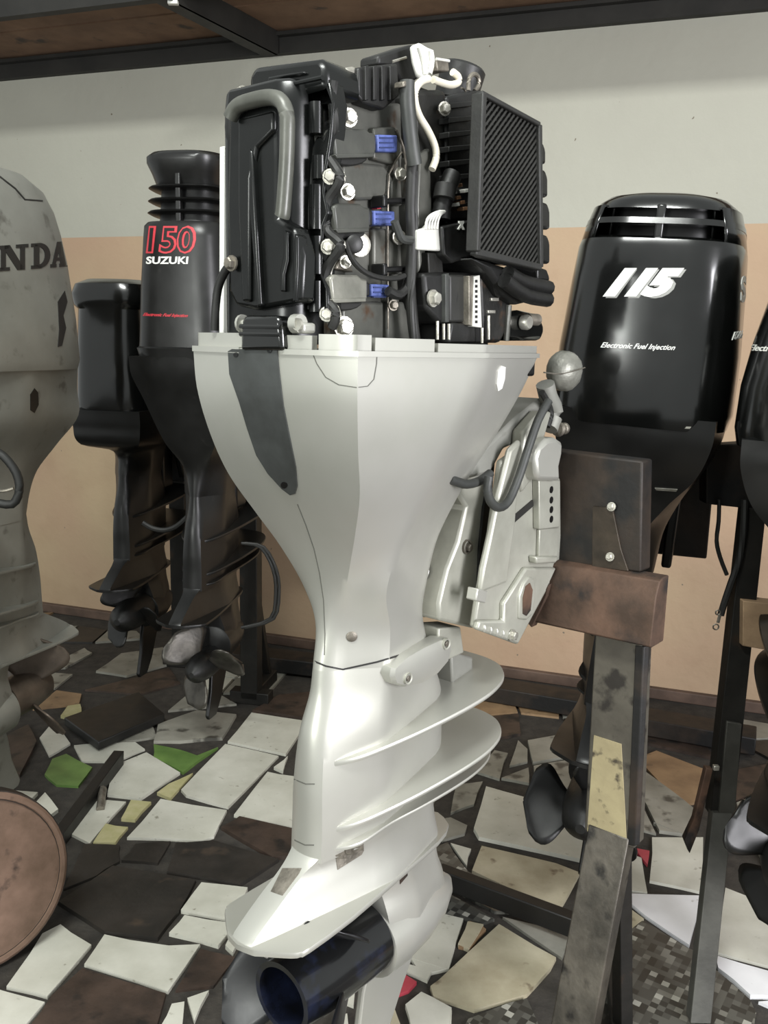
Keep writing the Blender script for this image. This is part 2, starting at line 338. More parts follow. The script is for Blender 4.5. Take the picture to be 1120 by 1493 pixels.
tiles = [
 ('w', cL([(140,425),(190,365),(250,445),(175,490)])), ('y', cL([(215,350),(240,315),(285,308),(290,335),(245,357)])),
 ('w', cL([(262,452),(300,448),(480,440),(515,465),(420,508),(290,508)])), ('v', cL([(158,555),(185,500),(235,482),(328,530),(278,597),(200,592)])),
 ('w', cL([(400,525),(520,478),(640,550),(500,642),(380,628)])), ('v', cL([(545,450),(640,470),(700,490),(775,460),(650,550),(545,495)])),
 ('y', cL([(557,622),(600,590),(685,552),(605,642)])), ('y', cL([(465,648),(537,655),(480,718),(430,714)])), ('y', cL([(375,730),(455,743),(410,798),(330,798)])),
 ('w', cL([(642,610),(800,447),(990,490),(810,672),(660,630)])), ('w', cL([(570,642),(806,682),(760,775),(720,790),(450,780)])),
 ('w', cL([(830,700),(950,547),(1060,565),(1050,748)])), ('w', cL([(893,337),(1095,368),(1015,485),(808,440)])), ('w', cL([(972,532),(1022,492),(1005,547)])),
 ('w', cL([(215,745),(340,642),(448,652),(318,800)])), ('w', cL([(-60,608),(135,622),(80,675),(-60,672)])), ('w', cL([(118,667),(160,622),(207,682),(180,702)])),
 ('n', cL([(785,745),(850,707),(1060,755),(1060,850),(965,850)])), ('d', cL([(430,860),(480,802),(606,792),(560,870)])), ('d', cL([(592,902),(622,802),(760,792),(990,858),(852,948)])),
 ('d', cL([(205,1010),(400,882),(696,932),(640,1038),(560,1140),(372,1118)])), ('w', cL([(642,1040),(715,942),(880,960),(850,1078)])), ('w', cL([(600,1120),(655,1057),(840,1088),(775,1165)])),
 ('w', cL([(298,1228),(370,1122),(600,1162),(712,1157),(597,1325)])), ('w', cL([(22,1308),(150,1120),(215,1087),(325,1160),(168,1343)])), ('w', cL([(-80,1300),(160,1367),(60,1500),(-80,1500)])),
 ('n', cL([(182,1340),(292,1242),(590,1332),(545,1490),(70,1490)])), ('n', cL([(622,1320),(712,1172),(840,1202),(758,1305)])), ('w', cL([(545,1490),(610,1368),(655,1360),(640,1490)])),
 ('w', cL([(665,1350),(742,1323),(690,1432)])), ('w', cL([(800,1272),(880,1182),(905,1197),(850,1245)])), ('g', cL([(340,190),(430,127),(580,105),(592,168),(450,207)])),
 ('n', cL([(895,330),(990,275),(1130,262),(1110,362)])), ('g', cL([(560,380),(700,330),(840,345),(790,428),(640,440),(545,440)])), ('g', cL([(400,440),(540,378),(556,422),(420,445)])),
 ('g', cL([(150,182),(300,107),(328,125),(232,177)])), ('n', cL([(460,215),(600,175),(640,230),(500,270),(300,255)])), ('n', cL([(0,430),(100,380),(130,440),(70,560),(-40,560)])),
 ('d', cL([(300,800),(425,805),(425,862),(340,915),(225,960)])),
 ('w', cR([(160,482),(320,527),(480,617),(500,735),(135,655),(118,625)])), ('b', cR([(145,684),(400,744),(480,775),(412,898),(240,828),(112,768)])),
 ('b', cR([(205,948),(400,1062),(380,1100),(300,1188),(120,1240),(-20,1195),(-30,1160),(0,1138)])), ('w', cB([(870,560),(930,492),(1053,527),(980,733),(785,672),(740,690)])),
 ('o', cB([(1032,640),(1077,537),(1120,550),(1145,570),(1080,650)])), ('g', cR([(217,922),(450,975),(420,1062)])), ('w', cR([(40,672),(110,692),(95,750)])),
 ('g', cR([(8,590),(40,585),(97,612),(88,640),(10,663)])), ('g', cR([(128,430),(190,357),(235,367),(207,455)])), ('g', cR([(240,410),(270,322),(302,352),(302,395)])),
 ('g', cR([(213,452),(305,417),(307,470)])), ('g', cR([(302,325),(430,302),(462,377),(320,400)])), ('g', cR([(322,412),(440,392),(520,425),(480,480),(330,500)])),
 ('g', cR([(60,472),(150,462),(120,540),(40,570)])), ('g', cR([(600,470),(645,440),(740,640),(600,600)])), ('g', cR([(655,440),(690,422),(800,502),(872,560),(862,650),(750,632)])),
 ('o', cR([(672,380),(740,357),(962,442),(902,530),(822,545)])), ('n', cR([(692,292),(910,342),(942,387),(692,330)])), ('w', cR([(725,652),(900,652),(900,840),(717,800)])),
 ('w', cR([(580,680),(690,722),(710,842),(590,830)])), ('r', cR([(665,690),(717,700),(710,747)])), ('W', cR([(600,842),(900,852),(852,1020),(702,920)])),
 ('b', cR([(580,842),(698,930),(620,990),(570,960)])), ('W', cR([(940,1057),(1180,1127),(1180,1202),(1060,1193),(950,1100)])), ('w', cR([(975,822),(1180,902),(1180,1105),(945,1043)])),
 ('W', cR([(1088,1210),(1180,1203),(1180,1250)])), ('w', cR([(-60,1190),(45,1240),(42,1300),(-60,1320)])),
 ('m', cR([(600,1000),(700,935),(850,1030),(900,1050),(905,1320),(440,1320),(480,1200),(560,1080)])), ('m', cR([(915,1080),(945,1105),(1060,1205),(1080,1250),(1060,1340),(915,1340)])),
 ('m', cR([(100,1270),(240,1215),(300,1200),(340,1290),(340,1340),(60,1340)])), ('m', cR([(-20,690),(30,668),(100,770),(240,838),(400,905),(190,905),(-20,790)])),
 ('m', cR([(-20,815),(190,930),(150,945),(-20,905)])),
 ('r', cB([(683,880),(760,712),(862,785),(830,820)])), ('w', cB([(808,708),(925,738),(905,780),(820,742)])), ('w', cB([(815,882),(880,830),(1005,895),(990,975),(840,985)])),
 ('b', cB([(640,935),(665,897),(762,868),(805,985),(640,985)])), ('w', cB([(500,990),(530,925),(578,920),(585,990)])), ('w', cB([(80,640),(100,600),(140,610),(110,670)])),
 ('b', cR([(98,942),(152,952),(102,1035),(65,1018)])) ,('w', cR([(-160,985),(-10,910),(85,927),(35,1098),(-60,1120)])),
 ('g', cR([(730,605),(860,655),(870,648),(760,612)])), ('o', cR([(700,232),(940,300),(950,330),(700,280)])),
]
tile_polys = []
def add_tile(kind, P, dz=None):
    if dz is None: dz = random.uniform(.007, .012)
    c = sum(P, V((0, 0, 0)))/len(P)
    b = MB(); top = [V((q.x+(c.x-q.x)*.006, q.y+(c.y-q.y)*.006, dz)) for q in P]
    b.prism([V((q.x, q.y, -.002)) for q in P], (0, 0, dz-.0005)); b.v[len(P):] = top
    o = b.build('floor_tile', T[kind], floor_o, ang=10); return o
for k, p in tiles:
    P = [atz(x, y, .01) for x, y in p]; P = [V((q.x, q.y, 0)) for q in P]
    ar = sum(P[i].x*P[(i+1) % len(P)].y-P[(i+1) % len(P)].x*P[i].y for i in range(len(P)))
    if ar < 0: P.reverse()
    tile_polys.append([(q.x, q.y) for q in P])
    # slightly broken edge: jitter mid points
    Q = []
    for i, q in enumerate(P):
        nx = P[(i+1) % len(P)]; Q.append(q); L_ = (nx-q).length
        if L_ > .07:
            d = (nx-q)/L_; nn = V((-d.y, d.x, 0))
            Q.append(q+(nx-q)*random.uniform(.35, .65)+nn*random.uniform(-.002, .004))
    add_tile(k, Q, .0085 if k == 'm' else None)
def inside(p, poly):
    r = False; n = len(poly); x, y = p
    for i in range(n):
        x1, y1 = poly[i]; x2, y2 = poly[(i+1) % n]
        if (y1 > y) != (y2 > y) and x < (x2-x1)*(y-y1)/(y2-y1)+x1: r = not r
    return r
gs = .19; grid = {}
for i in range(-14, 15):
    for j in range(3, 26):
        grid[i, j] = V((i*gs+random.uniform(-.06, .06)+.03*math.sin(j), j*gs+random.uniform(-.06, .06), 0))
for i in range(-14, 14):
    for j in range(3, 25):
        P = [grid[i, j], grid[i+1, j], grid[i+1, j+1], grid[i, j+1]]
        c = sum(P, V((0, 0, 0)))/4
        if (c-WP).dot(WN) > -.16 or abs(c.x) > .52*c.y+.45: continue
        Q = [c+(q-c)*.93 for q in P]
        smp = [c]+[c+(q-c)*.99 for q in Q]+[c+(Q[k]+Q[(k+1) % 4]-2*c)*.49 for k in range(4)]+[c+(q-c)*.5 for q in Q]
        if any(inside((s.x, s.y), poly) for s in smp for poly in tile_polys): continue
        if any(inside(v, [(q.x, q.y) for q in Q]) for poly in tile_polys for v in poly): continue
        add_tile(random.choice('ggdnndggwo'), Q)
# overhead shelf on the wall
sh = empty('overhead_shelf', WP+AZ*2.58, 0, 'long overhead shelf of dark angle iron and brown boards running along the back wall', 'shelf')
shM = mat4(sh).inverted()
def W(e, u, z): return shM @ (WP - WN*e + WD*u + AZ*z)
mb = MB(); mb.prism([W(0, -3.3, 2.585), W(0, 2.6, 2.585), W(0, 2.6, 2.66), W(0, -3.3, 2.66)], -WN*.035)
mb.prism([W(.035, -3.3, 2.645), W(.035, 2.6, 2.645), W(.035, 2.6, 2.66), W(.035, -3.3, 2.66)], -WN*.03)
mb.build('wall_beam', beam_m, sh)
mb = MB(); mb.prism([W(.62, -3.3, 2.6), W(.62, 2.6, 2.6), W(.62, 2.6, 2.665), W(.62, -3.3, 2.665)], -WN*.04)
mb.build('front_beam', beam_m, sh)
for u0 in (-3.3, -1.14, 1.5):
    if u0 == -3.3: u1 = -1.16
    elif u0 == -1.14: u1 = .9
    else: u1 = 2.6
    for k, (e0, e1) in enumerate(((.0, .33), (.335, .655))):
        mb = MB(); mb.prism([W(e0, u0 if u0 < 1 else .905, 2.667+.004*k), W(e0, u1, 2.667+.004*k), W(e1, u1, 2.667+.004*k), W(e1, u0 if u0 < 1 else .905, 2.667+.004*k)], (0, 0, .02))
        mb.build('shelf_board', wood_d, sh)
mb = MB(); A = shM @ atz(400, 78, 2.575); B = shM @ atz(232, -8, 2.575); D = (B-A).normalized()
mb.beam(A-D*.02+AZ*.045, B+AZ*.045, .012, .09); mb.beam(A-D*.02+AZ*.006+D.cross(AZ)*.03, B+AZ*.006+D.cross(AZ)*.03, .07, .012)
mb.build('cross_angle', beam_m, sh)
b2 = MB(); P = A+D*.62+AZ*.0; b2.box(P-AZ*.003, (.035, .02, .012)); b2.build('label_tab', white_m, sh)
# ---------------------------------------------------------------- outboard bodies
def outl(p, nr=6, ns=14, nn=6):
    xc, xk, wk, xm, wm, xf, wf, xn = p
    h = [(xc+(xk-xc)*(t/nr)**2.2, wk*t/nr) for t in range(nr)]
    c = [V((xk, wk)), V((xm, wm)), V((xf, wf))]
    c = [V((xk-(xm-xk)*.3, wk-(wm-wk)*.5))]+c+[V((xn, wf*.5))]
    seg = []
    for i in (1, 2):
        a, b, d, e = c[i-1], c[i], c[i+1], c[i+2]
        for j in range(ns//2):
            t = j/(ns//2); lq = b+(d-b)*t; q = 0.5*((2*b)+(d-a)*t+(2*a-5*b+4*d-e)*t*t+(3*b-a-3*d+e)*t**3); q = q*.35+lq*.65; seg.append((q.x, q.y))
    h += seg
    for i in range(nn):
        a = i/nn*math.pi/2; h.append((xf+(xn-xf)*math.sin(a), wf*math.cos(a)))
    h.append((xn, 0))
    full = [(x, -s) for x, s in h] + [(x, s) for x, s in h[-2:0:-1]]     # starboard is local -y
    return full
def sloft(rows, m=34, cap=True):
    """rows: (z, xc, xk, wk, xm, wm, xf, wf, xn) from high to low, interpolated along z"""
    rows = sorted(rows, key=lambda r: -r[0]); z0, z1 = rows[0][0], rows[-1][0]; rs = []
    for k in range(m+1):
        z = z0+(z1-z0)*k/m
        i = max(j for j in range(len(rows)) if rows[j][0] >= z-1e-9); i = min(i, len(rows)-2)
        a, b, c, d = rows[max(i-1, 0)], rows[i], rows[i+1], rows[min(i+2, len(rows)-1)]
        t = (z-b[0])/(c[0]-b[0]); q = []
        for j in range(1, 9):
            m1 = (c[j]-a[j])/(c[0]-a[0])*(c[0]-b[0]); m2 = (d[j]-b[j])/(d[0]-b[0])*(c[0]-b[0])
            q.append((2*t**3-3*t*t+1)*b[j]+(t**3-2*t*t+t)*m1+(-2*t**3+3*t*t)*c[j]+(t**3-t*t)*m2)
        rs.append([V((x, y, z)) for x, y in outl(q)])
    return MB().rings(rs, cap)
def plate(half, zf, th=.007, crown=0., sm=4):
    """horizontal fin: half = [(x, half width)] rear to front, zf(x) its height"""
    half = [(q.x, max(q.y, 0)) for q in crs([V(h+(0,)) for h in half], sm)]
    pts = [(x, -h) for x, h in half]+[(x, h) for x, h in reversed(half) if h > 1e-4]
    n = len(pts); mb = MB()
    def zz(x, y): return zf(x)-crown*abs(y)
    rings = []
    for dz, k in ((-th/2, .985), (-th*.2, 1.0), (th*.2, 1.0), (th/2, .985)):
        rings.append([V((x, y*k, zz(x, y)+dz)) for x, y in pts])
    return mb.rings(rings)
def se(z, cx, hl, hw, n=3.2, N=44):
    r = []
    for i in range(N):
        a = 2*math.pi*i/N; c, s = math.cos(a), math.sin(a)
        r.append(V((cx+hl*math.copysign(abs(c)**(2/n), c), hw*math.copysign(abs(s)**(2/n), s), z)))
    return r
def seloft(rows): return MB().rings([se(*r) for r in rows])

def propeller(parent, c, r0, rad, n, mh, mbl, rot=0., hub_len=.2, hollow=True, twist=.75, rake=.005):
    c = V(c)
    if hollow:
        mb = MB().lathe(c, -AX, [(-hub_len/2, r0*1.12), (hub_len*.2, r0*1.08), (hub_len/2-.01, r0), (hub_len/2, r0*1.02), (hub_len/2, r0*.86), (-hub_len*.2, r0*.74)], 36)
    else:
        mb = MB().lathe(c, -AX, [(-hub_len/2, r0), (0, r0*1.02), (hub_len*.3, r0*.85), (hub_len*.42, r0*.5), (hub_len/2, r0*.2)], 28)
    pr = mb.build('propeller', mh, parent, 40)
    for k in range(n):
        ph = rot+2*math.pi*k/n; mb = MB(); U, Wd = 12, 10; vs = []
        for i in range(U+1):
            u = i/U; r = r0*.9+(rad-r0*.9)*u
            ha = (.50+.34*u)*math.sqrt(max(1-(u**3.2), 0))+.02
            for j in range(Wd+1):
                v = -1+2*j/Wd; a = ph+v*ha-.18*u; ax = -v*ha*r*twist*1.15-rake*u + .012*v*v
                vs.append(c+V((ax, r*math.sin(a), r*math.cos(a))))
        fs = [(i*(Wd+1)+j, i*(Wd+1)+j+1, (i+1)*(Wd+1)+j+1, (i+1)*(Wd+1)+j) for i in range(U) for j in range(Wd)]
        mb.add(vs, fs); mb.build('blade', mbl, pr, 60, solid=.005)
    return pr
SP1 = [(.150, .014), (.165, .038), (.20, .062), (.27, .086), (.34, .104), (.42, .119), (.48, .123), (.53, .113), (.565, .085), (.58, .045), (.583, 0)]
LEG = [(.905, .160, .186, .027, .25, .070, .34, .066, .405), (.86, .155, .172, .025, .25, .068, .36, .062, .43), (.80, .138, .151, .0275, .25, .068, .38, .060, .46),
       (.72, .132, .142, .031, .26, .066, .39, .055, .47), (.66, .132, .141, .0325, .26, .062, .40, .050, .47), (.60, .130, .139, .033, .26, .056, .40, .047, .46)]
def lower_unit(root, m, blades=3, hubm=None, bladem=None, prad=.155, rot=0., pz=.378, r0=.058, hollow=True, hl=.205, rake=.005, spk=1.):
    leg = sloft(LEG, 26).build('leg', m, root, 30)
    zr = lambda a, b: (lambda x: a+(b-a)*(x-.14)/.34)
    z1, z2, z3 = zr(.757, .806), zr(.645, .697), zr(.612, .648)
    for z in (z1, z2):
        plate([(x, h*(spk if x > .2 else 1)) for x, h in SP1], z, .008).build('splash_plate', m, root, 50)
    plate([(x, h*.80*spk if x > .2 else h) for x, h in SP1], z3, .006).build('lower_ledge', m, root, 50)
    # ramp from the leg down to the anti-ventilation plate
    fr = [(.645, .134, .143, .032, .26, .058, .40, .048, .465), (.61, .132, .14, .03, .27, .056, .40, .046, .46), (.59, .105, .108, .022, .27, .055, .40, .045, .455),
          (.56, .052, .055, .021, .27, .060, .41, .047, .455), (.53, .005, .008, .020, .27, .07, .42, .05, .46), (.517, -.003, .0, .021, .27, .074, .42, .05, .46)]
    sloft(fr, 22).build('rear_fairing', m, root, 30)
    AV = [(-.006, .0), (.000, .026), (.006, .036), (.034, .074), (.045, .082), (.06, .086), (.16, .085), (.30, .072), (.42, .060), (.48, .04), (.50, .0)]
    plate(AV, lambda x: .520-.0*x, .009, .02, 2).build('anti_ventilation_plate', m, root, 50)
    g = sloft([(.52, .26, .272, .030, .34, .052, .42, .042, .465), (.47, .285, .295, .030, .36, .050, .43, .040, .475), (.42, .295, .30, .045, .37, .058, .44, .042, .50), (.36, .295, .30, .055, .37, .060, .45, .038, .52)], 14)
    g.build('gearcase_strut', m, root, 30)
    MB().lathe((.292, 0, .365), AX, [(0, .060), (.004, .068), (.05, .070), (.12, .064), (.18, .050), (.225, .030), (.25, .010), (.254, .002)], 30).build('gearcase', m, root, 40)
    sk = MB(); prof = [(.30, .33), (.47, .33), (.44, .28), (.40, .22), (.36, .15), (.31, .10), (.25, .105), (.24, .12), (.27, .20), (.28, .27)]
    sk.prism([(x, .007, z) for x, z in prof], (0, -.014, 0)); sk.build('skeg', m, root, bevel=.004)
    propeller(root, (.29-hl/2, 0, pz), r0, prad, blades, hubm, bladem or hubm, rot, hub_len=hl, hollow=hollow, rake=rake)

def gmotor(loc, head, label, m, mcowl, cowl_rows, pan_rows, hubm, bladem, group='outboard motors on stands', rot=.3, prad=.15, blades=3, roll=0., **kw):
    r = empty('outboard_motor', loc, math.pi/2-head, label, 'outboard motor', group); r.rotation_euler.x = roll
    lower_unit(r, m, blades, hubm, bladem, prad, rot, **kw)
    sloft(pan_rows, 30).build('lower_cowl', m, r, 35)
    c = seloft(cowl_rows).build('cowl', mcowl, r, 40) if cowl_rows else None
    # clamp and swivel bracket at the front
    mb = MB().box((.47, 0, 1.0), (.10, .09, .36)); mb.build('swivel_bracket', m, r, bevel=.012)
    for s in (-1, 1):
        mb = MB().prism([(x, s*.075, z) for x, z in ((.50, 1.22), (.56, 1.27), (.64, 1.26), (.64, 1.19), (.58, 1.18), (.58, .92), (.50, .86), (.46, .95))], (0, s*.025, 0))
        mb.build('clamp_bracket', m, r, bevel=.006)
    return r
def gstand(loc, head, label, s=1.0, h=1.2, m=None):
    r = empty('engine_stand', loc, math.pi/2-head, label, 'engine stand', 'engine stands')
    m = m or dark_iron
    MB().box((.615, 0, h-.14), (.05, .46, .26)).build('transom_board', rust_board, r, bevel=.004)
    MB().box((.675, 0, (h-.1)/2+.01), (.06, .07, h-.12)).build('post', m, r, bevel=.003)
    MB().box((.675, 0, .025), (.06, .16, .05)).build('cross_foot', m, r, bevel=.003)
    MB().beam((.66, 0, .03), (.90, 0, .03), .06, .05).build('foot_beam', m, r, bevel=.003)
    MB().beam((.72, 0, .45), (.86, 0, .05), .03, .03).build('brace', m, r, bevel=.003)
    return r

# ================================================================ main motor
mo = empty('outboard_motor', ORG, math.pi/2-TH, 'large silver outboard motor with bare black engine, in the foreground', 'outboard motor', 'outboard motors on stands')
MM = mat4(mo)
lower_unit(mo, silver, 3, prop_b, mt('dark_blade_paint', '#121214', '#1a1b20', .38, 0, 8, .05), .150, rot=R(116), rake=.10)
CW = [(1.392, .040, .060, .160, .31, .190, .50, .160, .58), (1.33, .048, .064, .157, .29, .184, .475, .145, .55), (1.26, .068, .080, .146, .26, .168, .43, .127, .51), (1.20, .094, .102, .131, .24, .148, .385, .110, .47),
      (1.14, .124, .130, .100, .225, .122, .345, .096, .43), (1.09, .146, .153, .072, .22, .102, .325, .084, .405), (1.03, .164, .174, .044, .22, .086, .32, .076, .385), (.97, .170, .188, .029, .245, .075, .32, .068, .38), (.905, .160, .187, .0275, .25, .071, .34, .067, .40)]
cw = sloft(CW, 50)
lower_cowl = cw.build('lower_cowl', silver, mo, 28)
# rim: proud band in separate lengths with gaps between
rim_src = outl(CW[0][1:])
def resample(src, k):
    out = []
    for i in range(len(src)):
        a = src[i]; b = src[(i+1) % len(src)]
        for j in range(k): out.append((a[0]+(b[0]-a[0])*j/k, a[1]+(b[1]-a[1])*j/k))
    return out
rim_src = resample(rim_src, 5)
def rim2(a0, a1, z0, z1, off, m, nm='rim_strip'):
    """band along the rim between two picture columns"""
    n = len(rim_src); sel = []
    for i in range(-30*5//2, 24*5):
        x, y = rim_src[i % n]; d = MM @ V((x, y, 1.4))-CAM; q = 560+FPX*d.dot(RT)/d.dot(FW)
        if a0 <= q <= a1 and i > -9*5: sel.append(i)
    if len(sel) < 2: return
    cx = .3; mb = MB(); A = []; B = []
    for i in sel:
        x, y = rim_src[i % n]; x0, y0 = rim_src[(i-1) % n]; x1, y1 = rim_src[(i+1) % n]
        t = V((x1-x0, y1-y0)).normalized(); nn = V((-t.y, t.x))
        if nn.dot(V((x-cx, y))) < 0: nn = -nn
        A.append(V((x+nn.x*off, y+nn.y*off, 0))); B.append(V((x+nn.x*(off-.012), y+nn.y*(off-.012), 0)))
    n_ = len(A); vs = [p+AZ*z0 for p in A]+[p+AZ*z1 for p in A]+[p+AZ*z1 for p in B]+[p+AZ*z0 for p in B]; fs = []
    for i in range(n_-1):
        for r0, r1 in ((0, 1), (1, 2), (2, 3), (3, 0)): fs.append((r0*n_+i, r0*n_+i+1, r1*n_+i+1, r1*n_+i))
    fs += [(0, n_, 2*n_, 3*n_), (n_-1, 4*n_-1, 3*n_-1, 2*n_-1)]
    mb.add(vs, fs); return mb.build(nm, m, mo, 35)
rim2(285, 352, 1.385, 1.412, -.004, silver); rim2(411, 456, 1.385, 1.41, -.004, silver); rim2(458, 547, 1.385, 1.412, -.004, silver); rim2(549, 641, 1.385, 1.409, -.004, silver)
rim2(642, 812, 1.385, 1.404, -.004, silver); rim2(280, 352, 1.385, 1.393, .0015, silver, 'rim_lip'); rim2(407, 812, 1.385, 1.392, .0015, silver, 'rim_lip')
BC = bvh_of([(lower_cowl, MM)])
legs = [o for o in bpy.data.objects if o.parent == mo and o.name.split('.')[0] in ('leg', 'rear_fairing')]
BL = bvh_of([(o, MM) for o in legs]+[(lower_cowl, MM)])
# dark plate set in the rear face
patch([(334, 512), (350, 503), (405, 507), (408, 540), (414, 590), (424, 640), (432, 680), (434, 708), (431, 719), (424, 721), (412, 712), (392, 690), (375, 663), (362, 625), (350, 585), (336, 545)], BC, MM, .0022, 'rear_plate', inset_m, mo)
for x, y, r_ in ((395, 511, 3.5), (346, 517, 3.5), (371, 507, 3), (416, 706, 5)):
    patch([(x+r_*math.cos(a*.7), y+r_*math.sin(a*.7)) for a in range(9)], BC, MM, .0030, 'screw_hole', blk_t, mo)
# latch panel and seams
patch(stroke([(452, 505), (462, 530), (475, 550), (494, 561), (520, 565), (536, 563), (545, 553), (549, 530), (550, 506)], 1.4), BC, MM, .0004, 'panel_seam', seam, mo)
patch(stroke([(434, 735), (446, 765), (458, 800), (466, 835), (472, 875), (474, 925), (473, 955)], 1.3), BC, MM, .0005, 'moulding_seam', seam, mo)
patch(stroke([(456, 963), (475, 971), (500, 976), (550, 965), (600, 950), (638, 934)], 2.4), BL, MM, .0008, 'cowl_joint', dark_t, mo)
patch(stroke([(429, 1136), (446, 1143), (459, 1143)], 1.6), BL, MM, .0006, 'leg_joint', seam, mo)
patch(stroke([(424, 1222), (445, 1232), (458, 1232)], 1.6), BL, MM, .0006, 'leg_joint', seam, mo)
patch([(395, 1300), (412, 1266), (440, 1266), (436, 1274), (412, 1306)], BL, MM, .0008, 'sacrificial_anode', steel_d, mo)
patch([(489, 1247), (530, 1228), (530, 1240), (527, 1246), (492, 1268)], BL, MM, .0012, 'access_plate', steel_d, mo)
patch([(509+7*math.cos(a*.7), 1241+5*math.sin(a*.7)) for a in range(9)], BL, MM, .003, 'plate_screw', steel_d, mo)
g_ = [o for o in bpy.data.objects if o.parent == mo and o.name.split('.')[0] in ('gearcase_strut', 'gearcase')]
BG = bvh_of([(o, MM) for o in g_])
patch([(583, 1254), (594, 1246), (594, 1276), (583, 1289)], BG, MM, .0012, 'water_intake', rust, mo)
def at_surf(bv, px, py):
    co, n, _, _ = bv.ray_cast(CAM, ray(px, py).normalized())
    if co is None: co, n, _, _ = bv.find_nearest(CAM+ray(px, py)*1.5)
    if n.dot(ray(px, py)) > 0: n = -n
    return MM.inverted() @ co, (MM.inverted().to_3x3() @ n).normalized()
p, n = at_surf(BC, 513, 928); MB().disc(p-n*.002, n, .0085, .0045).build('cowl_screw', steel_d, mo)
p, n = at_surf(BC, 633, 835); MB().lathe(p-n*.004, n, [(0, .017), (.008, .017), (.009, .012), (.003, .011)], 20, False).build('grommet', silver, mo); MB().disc(p-n*.002, n, .012, .004).build('grommet_hole', blk_t, mo)
patch([(725, 541), (730, 533), (736, 535), (735, 552), (731, 566), (725, 570), (723, 560)], BC, MM, .0018, 'slot', tin, mo)

# oval mount cover
cov = [(568, 985), (570, 974), (588, 957), (612, 943), (640, 930), (653, 930), (657, 943), (652, 962), (636, 981), (612, 996), (588, 1001), (572, 997)]
P1 = [PS(x, y, .082) for x, y in cov]; c_ = sum(P1, V((0, 0, 0)))/len(P1)
MB().rings([[p+AS*-.018 for p in P1], [p for p in P1], [c_+(p-c_)*.93+AS*.006 for p in P1], [c_+(p-c_)*.6+AS*.009 for p in P1]]).build('mount_cover', silver, mo, 40)
for x, y in ((592, 988), (648, 938)):
    MB().lathe(PS(x, y, .087), AS, [(0, .0095), (.006, .0095), (.005, .007), (.001, .006)], 16, False).build('bolt_seat', silver_clean, mo)
    MB().bolt(PS(x, y, .086), AS, .0052).build('bolt', steel_d, mo)
P = [PS(x, y, .07) for x, y in ((640, 916), (672, 914), (677, 952), (655, 962), (638, 950))]
MB().prism(P, (0, .05, 0)).build('mount_block', silver_clean, mo, bevel=.003)
P = [PS(x, y, .045) for x, y in ((658, 950), (690, 958), (690, 1000), (660, 1000))]; MB().prism(P, (0, .05, 0)).build('lower_mount', silver_dull, mo, bevel=.004)

# brackets
def prS(pts, s0, s1, name, m, bevel=.003, parent=mo):
    sp = max(s0, s1); sq = min(s0, s1); P = [PS(x, y, sp) for x, y in pts]
    return MB().prism(P, (0, (sp-sq), 0)).build(name, m, parent, bevel=bevel)
def prX(pts, x0, x1, name, m, bevel=.003, parent=mo):
    P = [PX(x, y, x0) for x, y in pts]; return MB().prism(P, (x1-x0, 0, 0)).build(name, m, parent, bevel=bevel)
sw = prS([(655, 700), (712, 690), (716, 740), (712, 800), (704, 860), (694, 917), (641, 905), (640, 880), (652, 830), (668, 790), (680, 740)], .085, -.085, 'swivel_bracket', silver_clean, .006)
MB().lathe(PS(680, 797, .0855), AS, [(0, .0125), (.004, .0125), (.003, .010), (-.004, .009)], 20, False).build('recess_ring', steel_d, sw)
MB().bolt(PS(681, 798, .083), AS, .007).build('bolt', steel_d, sw)
prS([(716, 690), (722, 668), (716, 740), (712, 790), (704, 840), (697, 880), (700, 800), (706, 740)], .090, .02, 'painted_gap_shade', blk_t, 0)  # black strip standing in for the shade between swivel and clamp
cl = prS([(732, 672), (757, 655), (790, 640), (818, 700), (819, 815), (812, 835), (792, 872), (758, 936), (692, 915), (700, 862), (712, 815), (722, 740)], .120, .108, 'clamp_bracket', silver_clean, .004)
prS([(745, 655), (760, 640), (764, 660), (757, 700), (753, 760), (747, 800), (741, 850), (700, 866), (705, 830), (716, 780), (728, 720)], .130, .118, 'inner_rib', silver_clean, .006, cl)
prS([(765, 628), (790, 600), (806, 600), (796, 635), (784, 668), (776, 700), (762, 720), (760, 690)], .126, .10, 'upper_arm', silver_clean, .006, cl)
prS([(786, 700), (817, 700), (816, 769), (787, 772)], .134, .12, 'hole_strip', silver_clean, .002, cl)
prS([(787, 772), (815, 769), (813, 812), (786, 812)], .127, .12, 'strip_panel', silver_clean, .002, cl)
prS([(782, 812), (814, 812), (811, 821), (783, 822)], .137, .12, 'strip_foot', silver_clean, .003, cl)
for y in (714, 729, 743, 757): MB().disc(PS(804, y, .1342), AS, .0065, .0006, 16).build('pin_hole', blk_t, cl)
# hook over the board: a rounded block
hk = [(783, 690), (781, 668), (787, 651), (799, 640), (812, 638), (822, 645), (821, 662), (817, 680), (818, 702), (786, 701)]
prS(hk, .150, .09, 'clamp_hook', silver, .008, cl)
prS([(735, 880), (768, 828), (812, 828), (795, 865), (756, 940), (696, 918), (700, 905), (735, 905)], .130, .118, 'lower_flange', silver_clean, .004, cl)
prS([(757, 870), (764, 850), (772, 840), (780, 843), (782, 860), (778, 895), (768, 905), (757, 903)], .134, .12, 'slot_boss', silver_clean, .004, cl)
prS([(763, 872), (767, 855), (773, 850), (777, 860), (774, 890), (768, 898), (763, 895)], .1355, .13, 'slot', rust, 0, cl)
for k in range(5): MB().ell(PS(706+k*9, 916+k*2.6, .130), (.003, .004, .007), 6).build('serration', silver, cl)
MB().bolt(PS(746, 926, .131), AS, .008).build('pivot_bolt', steel, cl)
prS([(744, 757), (777, 729), (779, 737), (746, 766)], .1225, .12, 'rating_plate', dark_t, 0, cl)
prS([(697, 858), (712, 862), (708, 880), (694, 876)], .14, .12, 'bracket_lug', silver, .002, cl)
